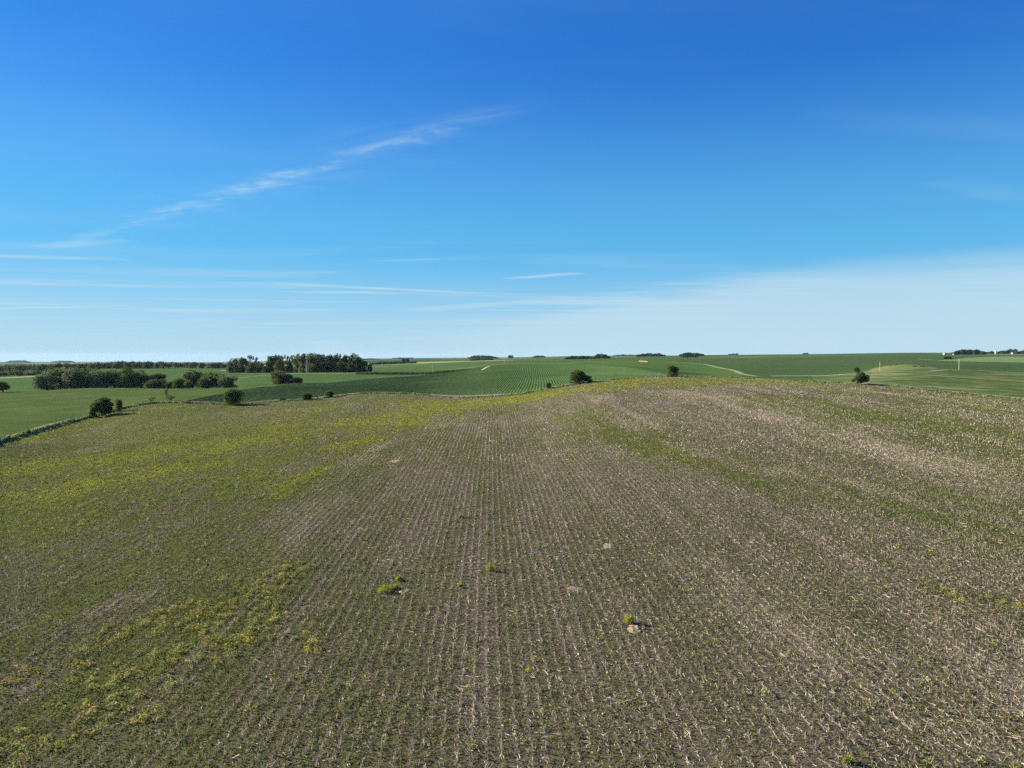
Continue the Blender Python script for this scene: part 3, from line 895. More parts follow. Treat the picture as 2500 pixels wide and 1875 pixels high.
# ------------------------------------------------------------------ trees
def tube(pts, rad, sides=6):
    pts = np.array(pts, float); v = []; f = []
    for i, (p, r) in enumerate(zip(pts, rad)):
        d = pts[min(i + 1, len(pts) - 1)] - pts[max(i - 1, 0)]; d = d / (np.linalg.norm(d) + 1e-9)
        a = np.cross(d, [0.3, 1, 0.1]); a /= np.linalg.norm(a); b = np.cross(d, a)
        for s in range(sides):
            an = 2 * math.pi * s / sides
            v.append(p + (a * math.cos(an) + b * math.sin(an)) * r)
    for i in range(len(pts) - 1):
        for s in range(sides):
            s2 = (s + 1) % sides
            f.append((i * sides + s, i * sides + s2, (i + 1) * sides + s2, (i + 1) * sides + s))
    return np.array(v), np.array(f)


def join(tubes):
    v = []; f = []; o = 0
    for a, b in tubes:
        v.append(a); f.append(b + o); o += len(a)
    return np.concatenate(v), np.concatenate(f)


def tree_meshes(name, seed, kind, n_leaf, leaf, c_lo, c_hi):
    """unit tree: height 1, crown about 1 wide; returns trunk and crown meshes"""
    rng = np.random.default_rng(seed)
    lobes = []
    if kind == "bush":
        for k in range(11):
            an = rng.uniform(0, 6.28); rr = rng.uniform(.05, .27)
            z = rng.uniform(.22, .70); lobes.append((math.cos(an) * rr, math.sin(an) * rr, z, rng.uniform(.17, .27)))
        lobes += [(0, 0, .62, .33), (.02, .02, .32, .36)]
    elif kind == "ragged":
        for k in range(13):
            an = rng.uniform(0, 6.28); rr = rng.uniform(.12, .38)
            z = rng.uniform(.25, .82) - .35 * (rr - .2); lobes.append((math.cos(an) * rr, math.sin(an) * rr, z, rng.uniform(.10, .20)))
        lobes += [(0, 0, .68, .24), (0, .02, .42, .28)]
    elif kind == "broad":
        for k in range(12):
            an = rng.uniform(0, 6.28); rr = rng.uniform(.1, .32)
            z = rng.uniform(.36, .80); lobes.append((math.cos(an) * rr, math.sin(an) * rr, z, rng.uniform(.14, .22)))
        lobes += [(0, 0, .76, .22), (0, 0, .48, .30), (.1, 0, .22, .26), (-.12, .05, .22, .26)]
    elif kind == "willow":
        for k in range(15):
            an = rng.uniform(0, 6.28); rr = rng.uniform(.1, .36)
            z = rng.uniform(.12, .80); lobes.append((math.cos(an) * rr, math.sin(an) * rr, z, rng.uniform(.14, .21)))
        lobes += [(0, 0, .80, .18), (0, 0, .4, .33)]
    elif kind == "tall":
        for k in range(12):
            an = rng.uniform(0, 6.28); rr = rng.uniform(.1, .34)
            z = rng.uniform(.30, .86); lobes.append((math.cos(an) * rr, math.sin(an) * rr, z, rng.uniform(.11, .19)))
        lobes += [(0.03, 0, .85, .15), (0, 0, .5, .25), (.05, .05, .18, .26), (-.1, 0, .14, .26), (.15, -.1, .16, .24), (0, .15, .14, .24)]
    elif kind == "open":
        for k in range(8):
            an = rng.uniform(0, 6.28); rr = rng.uniform(.14, .36)
            z = rng.uniform(.50, .92); lobes.append((math.cos(an) * rr, math.sin(an) * rr, z, rng.uniform(.07, .13)))
        lobes += [(0, 0, .88, .11), (-.1, .1, .25, .2), (.12, 0, .2, .22)]
    else:  # sparse sapling
        for k in range(8):
            an = rng.uniform(0, 6.28); rr = rng.uniform(.05, .34)
            z = rng.uniform(.3, .92); lobes.append((math.cos(an) * rr, math.sin(an) * rr, z, rng.uniform(.07, .14)))
    lobes = np.array(lobes)
    lobes[:, 2] *= 1.0 / max(1e-3, (lobes[:, 2] + lobes[:, 3]).max()) if kind != "sparse" else 1
    # trunk and limbs
    tubes = [tube([(0, 0, -.03), (.01, 0, .2), (.0, .015, .45), (.01, .0, .72)], [.040, .030, .020, .006])]
    for lb in lobes[: 9]:
        z0 = lb[2] * .5
        tubes.append(tube([(0.008, 0.005, z0), (lb[0] * .5, lb[1] * .5, (z0 + lb[2]) * .5), (lb[0], lb[1], lb[2])], [.016, .011, .004], 5))
    tv, tf = join(tubes)
    trunk = mesh_np(name + "_trunk", tv, tf, BARK, smooth=True)
    # crown
    w = lobes[:, 3] ** 2; pick = rng.choice(len(lobes), n_leaf, p=w / w.sum())
    d = rng.normal(0, 1, (n_leaf, 3)); d /= np.linalg.norm(d, axis=1, keepdims=True)
    rad = rng.uniform(.55, 1.0, n_leaf) ** .6 * (1 + rng.normal(0, .09, n_leaf))
    c = lobes[pick, :3] + d * (lobes[pick, 3] * rad)[:, None]
    # twig clumps: pull leaves towards a scatter of twig ends
    tw = c[rng.choice(n_leaf, max(30, n_leaf // 14))]
    j = rng.integers(0, len(tw), n_leaf)
    near = np.linalg.norm(c - tw[j], axis=1) < .22
    c = np.where((near & (rng.random(n_leaf) < .6))[:, None], tw[j] + rng.normal(0, leaf * 1.1, (n_leaf, 3)), c)
    c = c[c[:, 2] > .015]; n = len(c); d = d[:n]
    nd = d + rng.normal(0, .8, (n, 3)); nd /= np.linalg.norm(nd, axis=1, keepdims=True)
    a = np.cross(nd, rng.normal(0, 1, (n, 3))); a /= np.linalg.norm(a, axis=1, keepdims=True)
    b = np.cross(nd, a)
    s = leaf * rng.uniform(.6, 1.4, n)
    a *= s[:, None]; b *= (s * rng.uniform(.45, .8, n))[:, None]
    q = np.stack([c - a, c - b, c + a, c + b], 1)
    mixv = np.clip(rng.normal(.5, .28, n) + (_hash(np.floor(c[:, 0] * 9), np.floor(c[:, 2] * 9 + c[:, 1] * 5), seed) - .5) * .5, 0, 1)[:, None]
    cols = np.array(c_lo)[None] * (1 - mixv) + np.array(c_hi)[None] * mixv
    crown = quads_mesh(name + "_crown", q, cols, LEAF)
    return trunk, crown


DK = ((.034, .058, .018), (.105, .145, .042))
MD = ((.045, .075, .020), (.13, .18, .050))
WI = ((.065, .095, .040), (.17, .21, .090))
BR = ((.07, .075, .03), (.17, .155, .07))
PROTO = {
    "bush1": tree_meshes("bush_a", 101, "bush", 5200, .028, *MD), "bush2": tree_meshes("bush_b", 102, "bush", 5200, .028, *MD),
    "ragged1": tree_meshes("ragged_a", 103, "ragged", 4800, .028, *DK), "ragged2": tree_meshes("ragged_b", 104, "ragged", 4800, .028, *DK),
    "broad1": tree_meshes("broad_a", 105, "broad", 5200, .028, *DK), "broad2": tree_meshes("broad_b", 106, "broad", 5200, .028, *MD),
    "sparse1": tree_meshes("sparse_a", 107, "sparse", 420, .034, *WI), "sparse2": tree_meshes("sparse_b", 108, "sparse", 520, .034, *WI),
    "willow1": tree_meshes("willow_a", 111, "willow", 3600, .032, *WI), "willow2": tree_meshes("willow_b", 112, "willow", 3600, .032, *WI),
    "willow3": tree_meshes("willow_c", 113, "willow", 3600, .032, *MD), "brown1": tree_meshes("brown_a", 114, "bush", 3200, .034, *BR),
    "tall1": tree_meshes("tall_a", 121, "tall", 2600, .036, *DK), "tall2": tree_meshes("tall_b", 122, "tall", 2600, .036, *MD),
    "tall3": tree_meshes("tall_c", 123, "tall", 2600, .036, *DK), "open1": tree_meshes("open_a", 124, "open", 1100, .034, *DK),
    "tallw": tree_meshes("tall_d", 126, "tall", 2600, .036, *WI),
    "far1": tree_meshes("far_a", 131, "tall", 1100, .055, *DK), "far2": tree_meshes("far_b", 132, "broad", 1100, .055, *DK),
    "far3": tree_meshes("far_c", 133, "willow", 1100, .055, *MD),
}
yaw = np.random.default_rng(77)


def tree(name, proto, px, D, ytop, wpx, label, cat="tree", group=None, depth=1.0):
    X, Y, z = at(px, D)
    # height from the photo row of its top
    v = (937.5 - ytop) / F
    top = CAMZ + D * (v * math.cos(PITCH) - math.sin(PITCH)) / (math.cos(PITCH) + v * math.sin(PITCH))
    h = max(0.6, top - z + .1)
    w = wpx * D / F * (1.38 if name == "willow" else 1.12)
    root = link(name, None)
    root.location = (X, Y, z - .1)
    root.rotation_euler = (0, 0, yaw.uniform(0, 6.28))
    root.scale = (w, w, h)
    tr, cr = PROTO[proto]
    link("trunk", tr, root); link("crown", cr, root)
    return tag(root, label, cat, group)


B = "shrubs and small trees along the field edge"
tree("field_edge_tree", "ragged1", 246, 272, 969, 60, "large ragged dark shrub on the grass bank at far left, casting a long shadow", "shrub", B)
tree("field_edge_bush", "ragged2", 223, 268, 992, 20, "low dark bush against the left side of the large ragged shrub", "shrub", B)
tree("field_edge_tree", "broad2", 288, 281, 974, 22, "small upright tree just right of the large ragged shrub", "tree", B)
tree("sapling", "sparse1", 370, 303, 965, 22, "thin low shrub on the bank left of the tall wispy sapling", "shrub", B)
tree("sapling", "sparse2", 407, 305, 944, 20, "tall wispy sapling on the bank above the bare soil", "sapling", B)
tree("sapling", "sparse1", 418, 305, 962, 26, "low sprawling wispy shrub at the foot of the tall sapling", "shrub", B)
tree("field_edge_bush", "bush1", 567, 296, 947, 54, "big round green bush beside the bare soil bank", "shrub", B)
tree("field_edge_bush", "bush2", 748, 318, 957, 32, "medium round bush, left of a pair below the soybean slope", "shrub", B)
tree("field_edge_bush", "bush1", 804, 331, 953, 28, "medium round bush, right of a pair below the soybean slope", "shrub", B)
tree("field_edge_bush", "bush2", 689, 315, 971, 22, "tiny low bush left of the pair of round bushes", "shrub", B)
tree("field_edge_bush", "bush1", 1339, 309, 933, 16, "small round bush left of the wide dark tree", "shrub", B)
tree("field_edge_tree", "broad1", 1409, 322, 903, 50, "wide dark tree at the bend of the field edge", "tree", B)
tree("field_edge_bush", "ragged2", 1434, 325, 916, 26, "dark bush touching the right side of the wide dark tree", "shrub", B)
tree("field_edge_tree", "broad2", 1642, 357, 891, 38, "round topped tree alone on the crest of the field", "tree", B)
tree("field_edge_tree", "ragged1", 2101, 313, 907, 40, "lone dark tree at the right field edge in front of the gravel lane", "tree", B)
tree("field_edge_bush", "ragged2", 5, 426, 931, 42, "dark bush cut by the left edge of the picture on the meadow crest", "shrub")
tree("lane_tree", "broad1", 2092, 612, 896, 18, "small dark tree beside the gravel lane behind the lone tree", "tree")
for px, D, yt, w, lab in ((2174, 668, 891, 6, "leftmost of three small shrubs on the grass knoll"), (2190, 672, 891, 6, "middle of three small shrubs on the grass knoll"),
                          (2201, 680, 889.5, 6, "rightmost of three small shrubs on the grass knoll"), (2233, 640, 893.5, 12, "low dark shrub at the right end of the knoll, nearer the pole"),
                          (2251, 640, 893.5, 14, "low dark shrub at the far right end of the knoll")):
    tree("knoll_shrub", "bush1" if w > 8 else "broad1", px, D, yt, w, lab, "shrub", "shrubs on the knoll")

W1 = "willow thicket beyond the meadow"
for px, D, yt, w, pr, lab in (
        (112, 560, 911, 44, "willow1", "leftmost sloping willow of the long thicket"), (146, 575, 896, 52, "willow2", "tall pale willow near the left end of the thicket"),
        (178, 560, 896, 50, "willow1", "second tall pale willow from the left end of the thicket"), (213, 572, 898, 50, "willow3", "willow left of the dip in the thicket outline"),
        (245, 558, 902, 46, "willow2", "lower willow at the dip in the thicket outline"), (277, 570, 902, 46, "willow1", "willow just right of the dip in the thicket outline"),
        (309, 560, 896, 52, "willow3", "peaked willow in the right half of the thicket"), (343, 570, 903, 46, "willow2", "willow near the right end of the thicket"),
        (384, 575, 911, 46, "tall1", "dark tree closing the right end of the thicket")):
    tree("willow", pr, px, D, yt, w, lab, "tree", W1)
tree("olive_bush", "brown1", 377, 505, 924, 52, "rounded olive brown bush in front of the thicket's right end", "shrub")
tree("dark_bush", "ragged1", 413, 520, 931, 40, "low dark bush in the gap between thicket and willow clump", "shrub")
tree("dark_bush", "bush2", 435, 515, 922, 36, "taller dark round bush left of the willow clump", "shrub")
W2 = "willow clump in the hollow"
tree("willow", "willow1", 470, 515, 902, 44, "tall pale willow at the left of the small clump", "tree", W2)
tree("willow", "willow3", 508, 508, 909, 52, "dark middle willow of the small clump", "tree", W2)
tree("willow", "willow2", 552, 500, 917, 42, "low right willow of the small clump", "tree", W2)
W3 = "brown and dark trees behind the soybean slope"
tree("brown_tree", "brown1", 685, 500, 904, 46, "brownish dying tree in front of the woodlot", "tree", W3)
tree("dark_bush", "tall1", 706, 505, 912, 30, "dark tree pressed against the brownish tree", "tree", W3)
tree("dark_bush", "bush2", 727, 500, 920, 30, "dark round bush right of the brownish tree", "shrub", W3)
tree("dark_bush", "bush1", 667, 640, 905, 14, "small dark bush showing left above the brownish tree", "shrub", W3)

WL = "woodlot trees"
for px, D, yt, w, pr, lab in (
        (563, 880, 881, 22, "tallw", "pale low tree at the left end of the woodlot"), (573, 890, 873, 26, "tallw", "greyish tree at the left end of the woodlot"),
        (592, 880, 872, 30, "tall1", "dark tree left of the airy tree in the woodlot"), (607, 900, 866, 22, "open1", "airy tall tree with gaps near the woodlot's left end"),
        (627, 905, 870, 24, "open1", "second airy tree right of the tallest airy one at left"), (612, 860, 884, 34, "tall3", "dark low tree under the two airy trees"),
        (636, 870, 884, 26, "tall2", "mid green low tree left of the woodlot's gap"), (657, 900, 868, 34, "tall3", "dark tree right of the woodlot's gap"),
        (675, 905, 866, 30, "tall1", "tall dark tree in the woodlot's left middle"), (688, 895, 866, 24, "open1", "airy crown above the bright round tree"),
        (703, 905, 866, 20, "open1", "thin bare-looking crown in the woodlot's middle"), (711, 900, 867, 18, "open1", "thin crown beside the bare-looking one"),
        (684, 835, 878, 36, "tall2", "bright green round tree in front of the woodlot"), (709, 840, 881, 28, "tall3", "dark round tree left of the woodlot's pole"),
        (727, 880, 865, 28, "tallw", "pale tree left of the woodlot's highest crowns"), (740, 860, 861, 32, "tallw", "tall pale tree behind the woodlot's pole, left one"),
        (757, 850, 861, 34, "tallw", "tall pale tree behind the woodlot's pole, right one"), (772, 870, 863, 30, "tall2", "mid green tree right of the pale tall pair"),
        (788, 880, 864, 32, "tall3", "dark tree in the woodlot's right middle, left one"), (806, 885, 865, 32, "tall1", "dark tree in the woodlot's right middle, right one"),
        (818, 890, 866, 28, "tall3", "dark tree left of the pointed crown"), (831, 905, 862, 20, "open1", "pointed thin crown above the woodlot's right half"),
        (842, 890, 866, 30, "tall1", "dark tree right of the pointed crown"), (862, 885, 862, 32, "tall2", "rounded tall tree at the woodlot's right shoulder"),
        (877, 880, 871, 28, "tall3", "dark tree stepping down at the woodlot's right end"), (889, 878, 880, 24, "tall1", "low dark tree near the woodlot's right tip"),
        (902, 876, 889, 18, "tall3", "last low dark tree at the woodlot's right tip"), (800, 845, 884, 36, "tall1", "low dark tree at the woodlot's foot, left of two"),
        (835, 850, 884, 36, "tall3", "low dark tree at the woodlot's foot, right of two"), (765, 835, 888, 30, "tall2", "low green tree right of the woodlot's pole"),
        (860, 855, 886, 32, "tall1", "low dark tree at the foot of the woodlot's right shoulder"), (650, 850, 893, 30, "tall1", "low dark tree in the woodlot's gap")):
    tree("woodlot_tree", pr, px, D, yt, w, lab, "tree", WL)

rf = np.random.default_rng(5)
FB = "trees in the long forest band at far left"
for k in range(62):
    px = -45 + k * 9.9 + rf.uniform(-3, 3)
    D = rf.uniform(1280, 1560)
    yt = np.interp(px, [-50, 0, 115, 200, 300, 360, 430, 560], [892, 891, 889, 886, 882.5, 882.5, 885, 885]) + rf.uniform(-2.4, 2.4)
    tree("forest_tree", ("far1", "far2", "far3")[rf.integers(0, 3)], px, D, yt, rf.uniform(16, 24), "dark crown in the long forest band at far left", "tree", FB)
for k in range(10):
    px = -40 + k * 15 + rf.uniform(-4, 4)
    tree("forest_tree", "far3", px, rf.uniform(1060, 1130), 905 + rf.uniform(-2, 4), rf.uniform(20, 28), "paler tree below the forest band at the left edge", "tree", "paler trees at the left edge")


def grove(name, px0, px1, D, ytop, cw, label, seed, base=None):
    """a far wood that reads as one mass"""
    rng = np.random.default_rng(seed)
    qs = []; cs = []; tb = []
    n = max(3, int((px1 - px0) / cw * 2))
    for i in range(n):
        px = px0 + (px1 - px0) * (i + .5) / n + rng.uniform(-.3, .3) * cw
        d = D * rng.uniform(.98, 1.02)
        X, Y, z = at(px, d)
        edge = min(1, .45 + 2.4 * min(px - px0, px1 - px) / (px1 - px0 + 1e-6)) if px1 - px0 > 20 else 1
        yt = ytop + rng.uniform(-.6, 1.6)
        h = max(5.0, (drop_of(d, yt) - z) * edge); r = cw * d / F * .62
        m = 130
        v = rng.normal(0, 1, (m, 3)); v /= np.linalg.norm(v, axis=1, keepdims=True)
        v *= rng.uniform(.75, 1.08, (m, 1))
        c = np.stack([X + v[:, 0] * r, Y + v[:, 1] * r, z + h * .5 + v[:, 2] * h * .5], 1)
        s = max(1.0, r * .30)
        a = rng.normal(0, 1, (m, 3)); a /= np.linalg.norm(a, axis=1, keepdims=True); b = np.cross(a, v); b /= np.linalg.norm(b, axis=1, keepdims=True) + 1e-6
        qs.append(np.stack([c - a * s, c - b * s * .8, c + a * s, c + b * s * .8], 1))
        cs.append(np.array([[.030, .055, .020]]) * rng.uniform(.6, 1.6, (m, 1)))
    tag(link(name, quads_mesh(name, np.concatenate(qs), np.concatenate(cs), LEAF)), label, "woods", kind="stuff")


for a in ((905, 1016, 2300, 883, 9, "low dark tree line across the far valley right of the woodlot"), (983, 997, 2350, 876, 9, "taller tree rising from the far valley tree line"),
          (1146, 1214, 4200, 868, 8, "dark grove on the horizon left of the hilltop pole"), (1148, 1200, 2600, 880, 8, "low dark grove below the horizon left of the hilltop pole"),
          (1243, 1249, 4000, 867.5, 6, "single dark dot of trees right of the hilltop pole"), (1300, 1330, 4600, 868.5, 7, "small faint grove on the horizon over the soybean hill"),
          (1382, 1450, 2100, 869, 9, "broad dark grove behind the pale far field"), (1452, 1486, 2300, 864, 9, "tall dark grove right of the pale far field"),
          (1500, 1556, 5200, 866, 8, "thin dark line of trees on the middle horizon"), (1556, 1620, 3600, 862.5, 9, "long dark grove on the horizon above the bales"),
          (1660, 1716, 3000, 861, 9, "wedge shaped dark grove at the right end of the middle horizon"), (1668, 1702, 2300, 870, 7, "small low grove below the wedge shaped one"),
          (1780, 1800, 6000, 863.5, 6, "tiny grove on the right horizon, left one"), (1960, 1972, 6000, 861.5, 5, "tiny grove on the right horizon, middle one"),
          (2326, 2406, 2450, 853.5, 10, "rounded dark grove beside the white farm building"), (2432, 2470, 2700, 856, 8, "low dark trees right of the silo"),
          (2458, 2478, 2700, 852.5, 9, "taller dark trees by the farmhouse"), (2480, 2540, 2600, 855, 10, "dark trees at the right edge of the horizon"),
          (2405, 2432, 2800, 858, 7, "low dark hedge left of the silo"), (960, 1010, 6500, 873.5, 8, "faint wood on the horizon right of the woodlot"),
          (880, 925, 6000, 876, 8, "faint wood on the horizon just right of the woodlot"), (20, 70, 9000, 880, 9, "faint blue wood on the far left hills"),
          (130, 180, 9000, 881, 8, "second faint blue wood on the far left hills"), (2306, 2320, 1500, 875.5, 5, "low dark bushes at the left tip of the pasture")):
    grove("distant_grove", *a, seed=int(a[0]) + int(a[2]))

# hedge of tall growth above the soybean slope
rng = np.random.default_rng(61)
n = 5200
p = rng.uniform(868, 1150, n); D = np.interp(p, [868, 1000, 1080, 1150], [755, 745, 720, 715]) + rng.uniform(-14, 14, n)
X = (p - 1250) / F * D; Z = height(X, D)
hg = rng.uniform(1.0, 2.6, n) * np.interp(p, [868, 900, 1090, 1150], [.5, 1, .9, .2])
ph = rng.uniform(0, math.pi, n); b = np.stack([np.cos(ph), np.sin(ph), np.zeros(n)], 1) * rng.uniform(.3, .7, (n, 1))
c0 = np.stack([X, D, Z - .1], 1); c1 = c0 + np.stack([rng.normal(0, .3, n), rng.normal(0, .3, n), hg], 1)
put_stuff("tall_hedge", [(np.stack([c0 - b, c0 + b, c1 + b * .6, c1 - b * .6], 1), np.array([[.06, .085, .035]]) * rng.uniform(.5, 1.5, (n, 1)))], LEAF,
          "strip of taller dark growth along the top of the soybean slope", "hedge")


# ------------------------------------------------------------------ poles, bales, farm buildings
def bm_mesh(name, parts, mat):
    v, f = join(parts)
    return mesh_np(name, v, f, mat)


def disc_cap(p, r, sides=8):
    v = [(p[0] + r * math.cos(2 * math.pi * s / sides), p[1] + r * math.sin(2 * math.pi * s / sides), p[2]) for s in range(sides)]
    return v


shaft_v, shaft_f = tube([(0, 0, -.3), (0, 0, .5), (0, 0, .98), (0, 0, 1.0)], [.021, .020, .015, .002], 8)
for px, D, yt, lab in ((90, 1040, 905, "thin pole before the forest band at far left"), (558, 760, 907, "short pale pole in the field left of the woodlot"),
                       (708, 800, 897, "thin dark pole at the left foot of the woodlot"), (749, 778, 886, "tall pale pole standing before the woodlot"),
                       (1056, 810, 884, "faint pole on the grass lane right of the woodlot"), (1231, 800, 867, "pale hilltop pole at the crest of the soybean hill"),
                       (1441, 1180, 872, "faint pole at the left end of the hay field"), (1893, 575, 906, "thin dark pole at the left end of the gravel lane"),
                       (2148, 600, 883, "tall pale pole beside the gravel lane and knoll"), (2341, 560, 876, "tall pale pole on the crest of the streaked crop field")):
    X, Y, z = at(px, D)
    h = drop_of(D, yt) - z
    root = tag(link("utility_pole", None), lab, "pole", "utility poles")
    root.location = (X, Y, z)
    k = 1.0 if "dark" not in lab and "thin" not in lab else .6
    vv = shaft_v * np.array([h * .9 * k, h * .9 * k, h])
    link("shaft", mesh_np("pole_shaft", vv, shaft_f, POLEWOOD if k == 1 else BARK, smooth=True), root)
    iv, if_ = tube([(0.16, 0, h - .75), (.16, 0, h - .6), (.16, 0, h - .45)], [.05, .11, .05], 8)
    link("insulator", mesh_np("pole_insulator", iv, if_, CERAMIC, smooth=True), root)
    bv, bf = tube([(0, 0, h - .62), (.17, 0, h - .62)], [.04, .04], 6)
    link("bracket", mesh_np("pole_bracket", bv, bf, GREYMETAL), root)


def bale_mesh():
    n = 20; v = []; f = []
    prof = [(-.78, .15), (-.78, .72), (-.72, .82), (-.3, .86), (.3, .86), (.72, .82), (.78, .72), (.78, .15)]
    tb = tube([(x, 0, 0) for x, r in prof], [r for x, r in prof], n)
    return tb


bv, bf = bale_mesh()
bm1 = mesh_np("hay_bale", bv, bf, HAYMAT, smooth=False); bm2 = mesh_np("hay_bale_end", bv, bf, REDHAY)
x0, y0, _ = at(1562, 1105); x1, y1, _ = at(1582, 1085)
nb = 9
for i in range(nb):
    t = i / (nb - 1)
    X = x0 + (x1 - x0) * t; Y = y0 + (y1 - y0) * t
    o = link("hay_bale", bm1 if i < nb - 1 else bm2)
    s = 1.25 + .08 * math.sin(i * 2.3)
    o.scale = (1.0, s, s)
    o.location = (X, Y, float(height(X, Y)) + .84 * s)
    o.rotation_euler = (0.3 * i, 0, math.atan2(y1 - y0, x1 - x0))
    if i == nb - 1: tag(o, "rusty brown round bale at the right end of the bale row", "hay bale", "round bales in the hay field")
    elif i == 0: tag(o, "pale round bale at the left end of the bale row", "hay bale", "round bales in the hay field")
    else: tag(o, "pale round bale inside the bale row in the hay field", "hay bale", "round bales in the hay field")


def barn(name, px, D, w, d, h, label, rot=0.2):
    X, Y, z = at(px, D)
    root = tag(link(name, None), label, "building", "far farm buildings")
    root.location = (X, Y, z); root.rotation_euler = (0, 0, rot)
    w2, d2 = w / 2, d / 2; rh = h + w * .28
    v = [(-d2, -w2, 0), (d2, -w2, 0), (d2, w2, 0), (-d2, w2, 0), (-d2, -w2, h), (d2, -w2, h), (d2, w2, h), (-d2, w2, h), (-d2, 0, rh), (d2, 0, rh)]
    me = bpy.data.meshes.new(name + "_wall")
    me.from_pydata(v, [], [(0, 1, 5, 4), (2, 3, 7, 6), (1, 2, 6, 9, 5), (3, 0, 4, 8, 7)]); me.materials.append(WHITEPAINT)
    link("wall", me, root)
    e = .5; t = .22
    rv = [(-d2 - e, -w2 - e, h - .1), (d2 + e, -w2 - e, h - .1), (d2 + e, 0, rh + .12), (-d2 - e, 0, rh + .12), (d2 + e, w2 + e, h - .1), (-d2 - e, w2 + e, h - .1)]
    rv += [(a, b, c + t) for a, b, c in rv]
    me = bpy.data.meshes.new(name + "_roof")
    me.from_pydata(rv, [], [(0, 1, 2, 3), (3, 2, 4, 5), (6, 9, 8, 7), (9, 11, 10, 8), (0, 6, 7, 1), (5, 4, 10, 11), (1, 7, 8, 2), (2, 8, 10, 4), (0, 3, 9, 6), (3, 5, 11, 9)])
    me.materials.append(GREYMETAL)
    link("roof", me, root)
    me = bpy.data.meshes.new(name + "_door")
    me.from_pydata([(-1.8, -w2 - .06, 0), (1.8, -w2 - .06, 0), (1.8, -w2 - .06, h * .7), (-1.8, -w2 - .06, h * .7)], [], [(0, 1, 2, 3)]); me.materials.append(GREYMETAL)
    link("door", me, root)


barn("farm_building", 2305, 2480, 7, 7, 4.5, "small bright white farm building alone on the right horizon")
barn("farm_shed", 2327, 2400, 4, 4, 2.4, "tiny white shed at the left end of the rounded grove")
barn("farmhouse", 2471, 2580, 7, 7, 3.4, "white house among dark trees at the far right horizon")
X, Y, z = at(2430, 2650)
root = tag(link("silo", None), "tall pale silo standing above the far right horizon", "silo")
root.location = (X, Y, z)
sh = 10.0
sv_, sf_ = tube([(0, 0, -1), (0, 0, sh * .5), (0, 0, sh)], [3.2, 3.2, 3.2], 20)
link("shell", mesh_np("silo_shell", sv_, sf_, WHITEPAINT, smooth=True), root)
sv_, sf_ = tube([(0, 0, sh - .05), (0, 0, sh + .9), (0, 0, sh + 1.8), (0, 0, sh + 2.2)], [3.35, 2.9, 1.6, .1], 20)
link("dome", mesh_np("silo_dome", sv_, sf_, GREYMETAL, smooth=True), root)


# ------------------------------------------------------------------ single weeds and soil mounds in the near field
def weed(px, py, w, h, label, seed, col=(.34, .37, .05)):
    rng = np.random.default_rng(seed)
    X, Y = hit(px, py); z = float(height(X, Y))
    w *= .8; h *= .8
    root = tag(link("weed_plant", None), label, "weed", "single weeds in the stubble")
    root.location = (X, Y, z)
    n = 260
    ang = rng.uniform(0, 6.28, n); rr = w * np.sqrt(rng.random(n)) * .5
    hh = h * rng.uniform(.1, 1.1, n) * (1 - .6 * (rr / (w * .5)) ** 1.5)
    c = np.stack([rr * np.cos(ang), rr * np.sin(ang) * .8, hh], 1)
    a = np.stack([np.cos(ang) * .5, np.sin(ang) * .5, np.ones(n)], 1) * rng.uniform(.04, .13, (n, 1)) + rng.normal(0, .03, (n, 3))
    b = rng.normal(0, 1, (n, 3)); b /= np.linalg.norm(b, axis=1, keepdims=True); b *= rng.uniform(.02, .05, (n, 1))
    q = np.stack([c - a, c - b, c + a, c + b], 1)
    link("foliage", quads_mesh("weed_foliage", q, np.array([col]) * rng.uniform(.6, 1.35, (n, 1)), LEAF), root)
    tb = []
    for k in range(7):
        an = rng.uniform(0, 6.28); r = w * .3 * rng.random()
        tb.append(tube([(0, 0, -.03), (math.cos(an) * r * .5, math.sin(an) * r * .4, h * .45), (math.cos(an) * r, math.sin(an) * r * .8, h * .85)], [.016, .012, .005], 5))
    v, f = join(tb)
    link("stem", mesh_np("weed_stem", v, f, BARK), root)


weed(938, 1447, 1.3, .75, "bright yellow green weed, biggest of three beside a soil patch", 1)
weed(962, 1440, .9, .55, "bright weed, middle of three beside a soil patch", 2)
weed(975, 1418, .8, .6, "bright weed, topmost of three beside a soil patch", 3)
weed(1535, 1522, 1.0, .95, "upright bright green weed just above a pale soil mound", 4)
weed(1196, 1395, .8, .9, "lone bright weed in the middle of the stubble rows", 5)
weed(1187, 1306, .6, .45, "small bright weed above the lone one in the stubble rows", 6)
weed(1124, 1434, .5, .4, "tiny bright weed below left of the lone bright weed", 8)
weed(1124, 1264, .6, .45, "tiny bright weed far up in the middle stubble rows", 9)
weed(2070, 1862, .5, .35, "yellow green weed at the bottom edge on the right", 10)


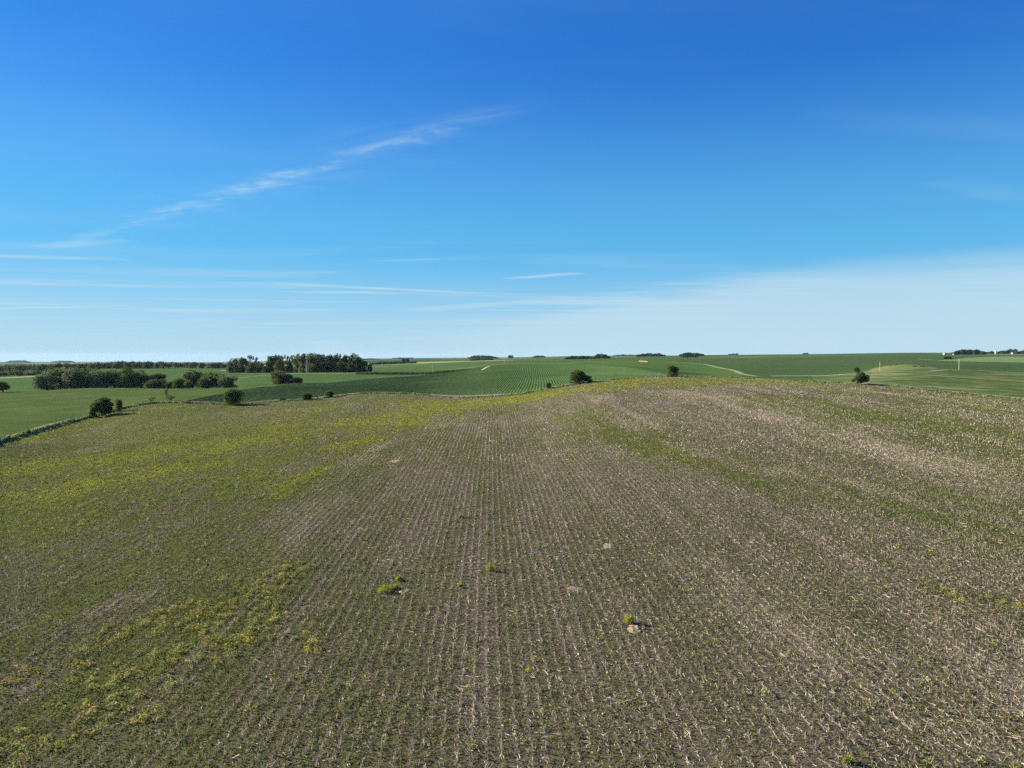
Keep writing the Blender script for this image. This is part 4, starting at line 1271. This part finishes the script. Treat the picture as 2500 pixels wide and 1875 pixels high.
def mound(px, py, w, d, h, label, seed):
    X, Y = hit(px, py); n = 26; m = 18
    g = np.linspace(-1, 1, n); k = np.linspace(-1, 1, m)
    U, Vv = np.meshgrid(g, k)
    rad = np.hypot(U, Vv) + (fbm(U * 2.2 + seed, Vv * 2.2, seed, 3) - .5) * .7
    hh = h * .6 * np.clip(1 - rad ** 2, -.3, 1) * (.6 + .8 * fbm(U * 5 + seed, Vv * 5, seed + 3, 3))
    XX = X + U * w * .38; YY = Y + Vv * d * .38
    V_ = np.stack([XX.ravel(), YY.ravel(), (height(XX, YY) + hh - .02).ravel()], 1)
    i = (np.arange(m - 1)[:, None] * n + np.arange(n - 1)[None, :]).ravel()
    o = link("soil_mound", mesh_np("soil_mound", V_ - np.array([X, Y, height(X, Y)]), np.stack([i, i + 1, i + n + 1, i + n], 1), DIRT, smooth=True))
    o.location = (X, Y, float(height(X, Y)))
    tag(o, label, "soil mound", "bare soil mounds")


mound(1552, 1538, 1.7, 2.4, .30, "pale bare soil mound below the upright bright weed", 1)
mound(1487, 1334, 1.6, 2.6, .22, "pale soil mound in the dark stubble right of the middle", 2)
mound(1403, 1440, 2.0, 2.4, .16, "flat brownish soil patch between the two pale mounds", 3)
mound(966, 1126, 3.4, 5.5, .25, "pale bare soil patch high up left of the middle rows", 4)
mound(988, 1446, 1.6, 1.5, .18, "brown soil patch right of the three bright weeds", 5)
mound(1203, 1077, 2.2, 4.5, .22, "pinkish bare spot far up in the stubble rows", 6)
mound(1232, 1093, 1.8, 2.6, .2, "small whitish spot just below the pinkish bare spot", 7)

# ------------------------------------------------------------------ haze
hz, t = new_mat("haze_air")
vol = t.n("ShaderNodeVolumePrincipled", {"Color": (0.50, 0.70, 1.0, 1), "Density": 1.3e-5, "Anisotropy": 0.2})
t.n("ShaderNodeOutputMaterial", {"Volume": vol.outputs[0]})
S = 14300.0; zb, zt = -125.0, 50.0
hv_ = [(x, y, z) for z in (zb, zt) for x, y in ((-S, -S), (S, -S), (S, S), (-S, S))]
hm = bpy.data.meshes.new("haze")
hm.from_pydata(hv_, [], [(3, 2, 1, 0), (4, 5, 6, 7), (0, 1, 5, 4), (1, 2, 6, 5), (2, 3, 7, 6), (3, 0, 4, 7)])
hm.materials.append(hz)
tag(link("haze", hm), "thin blue haze over the far farmland", "haze", kind="stuff")
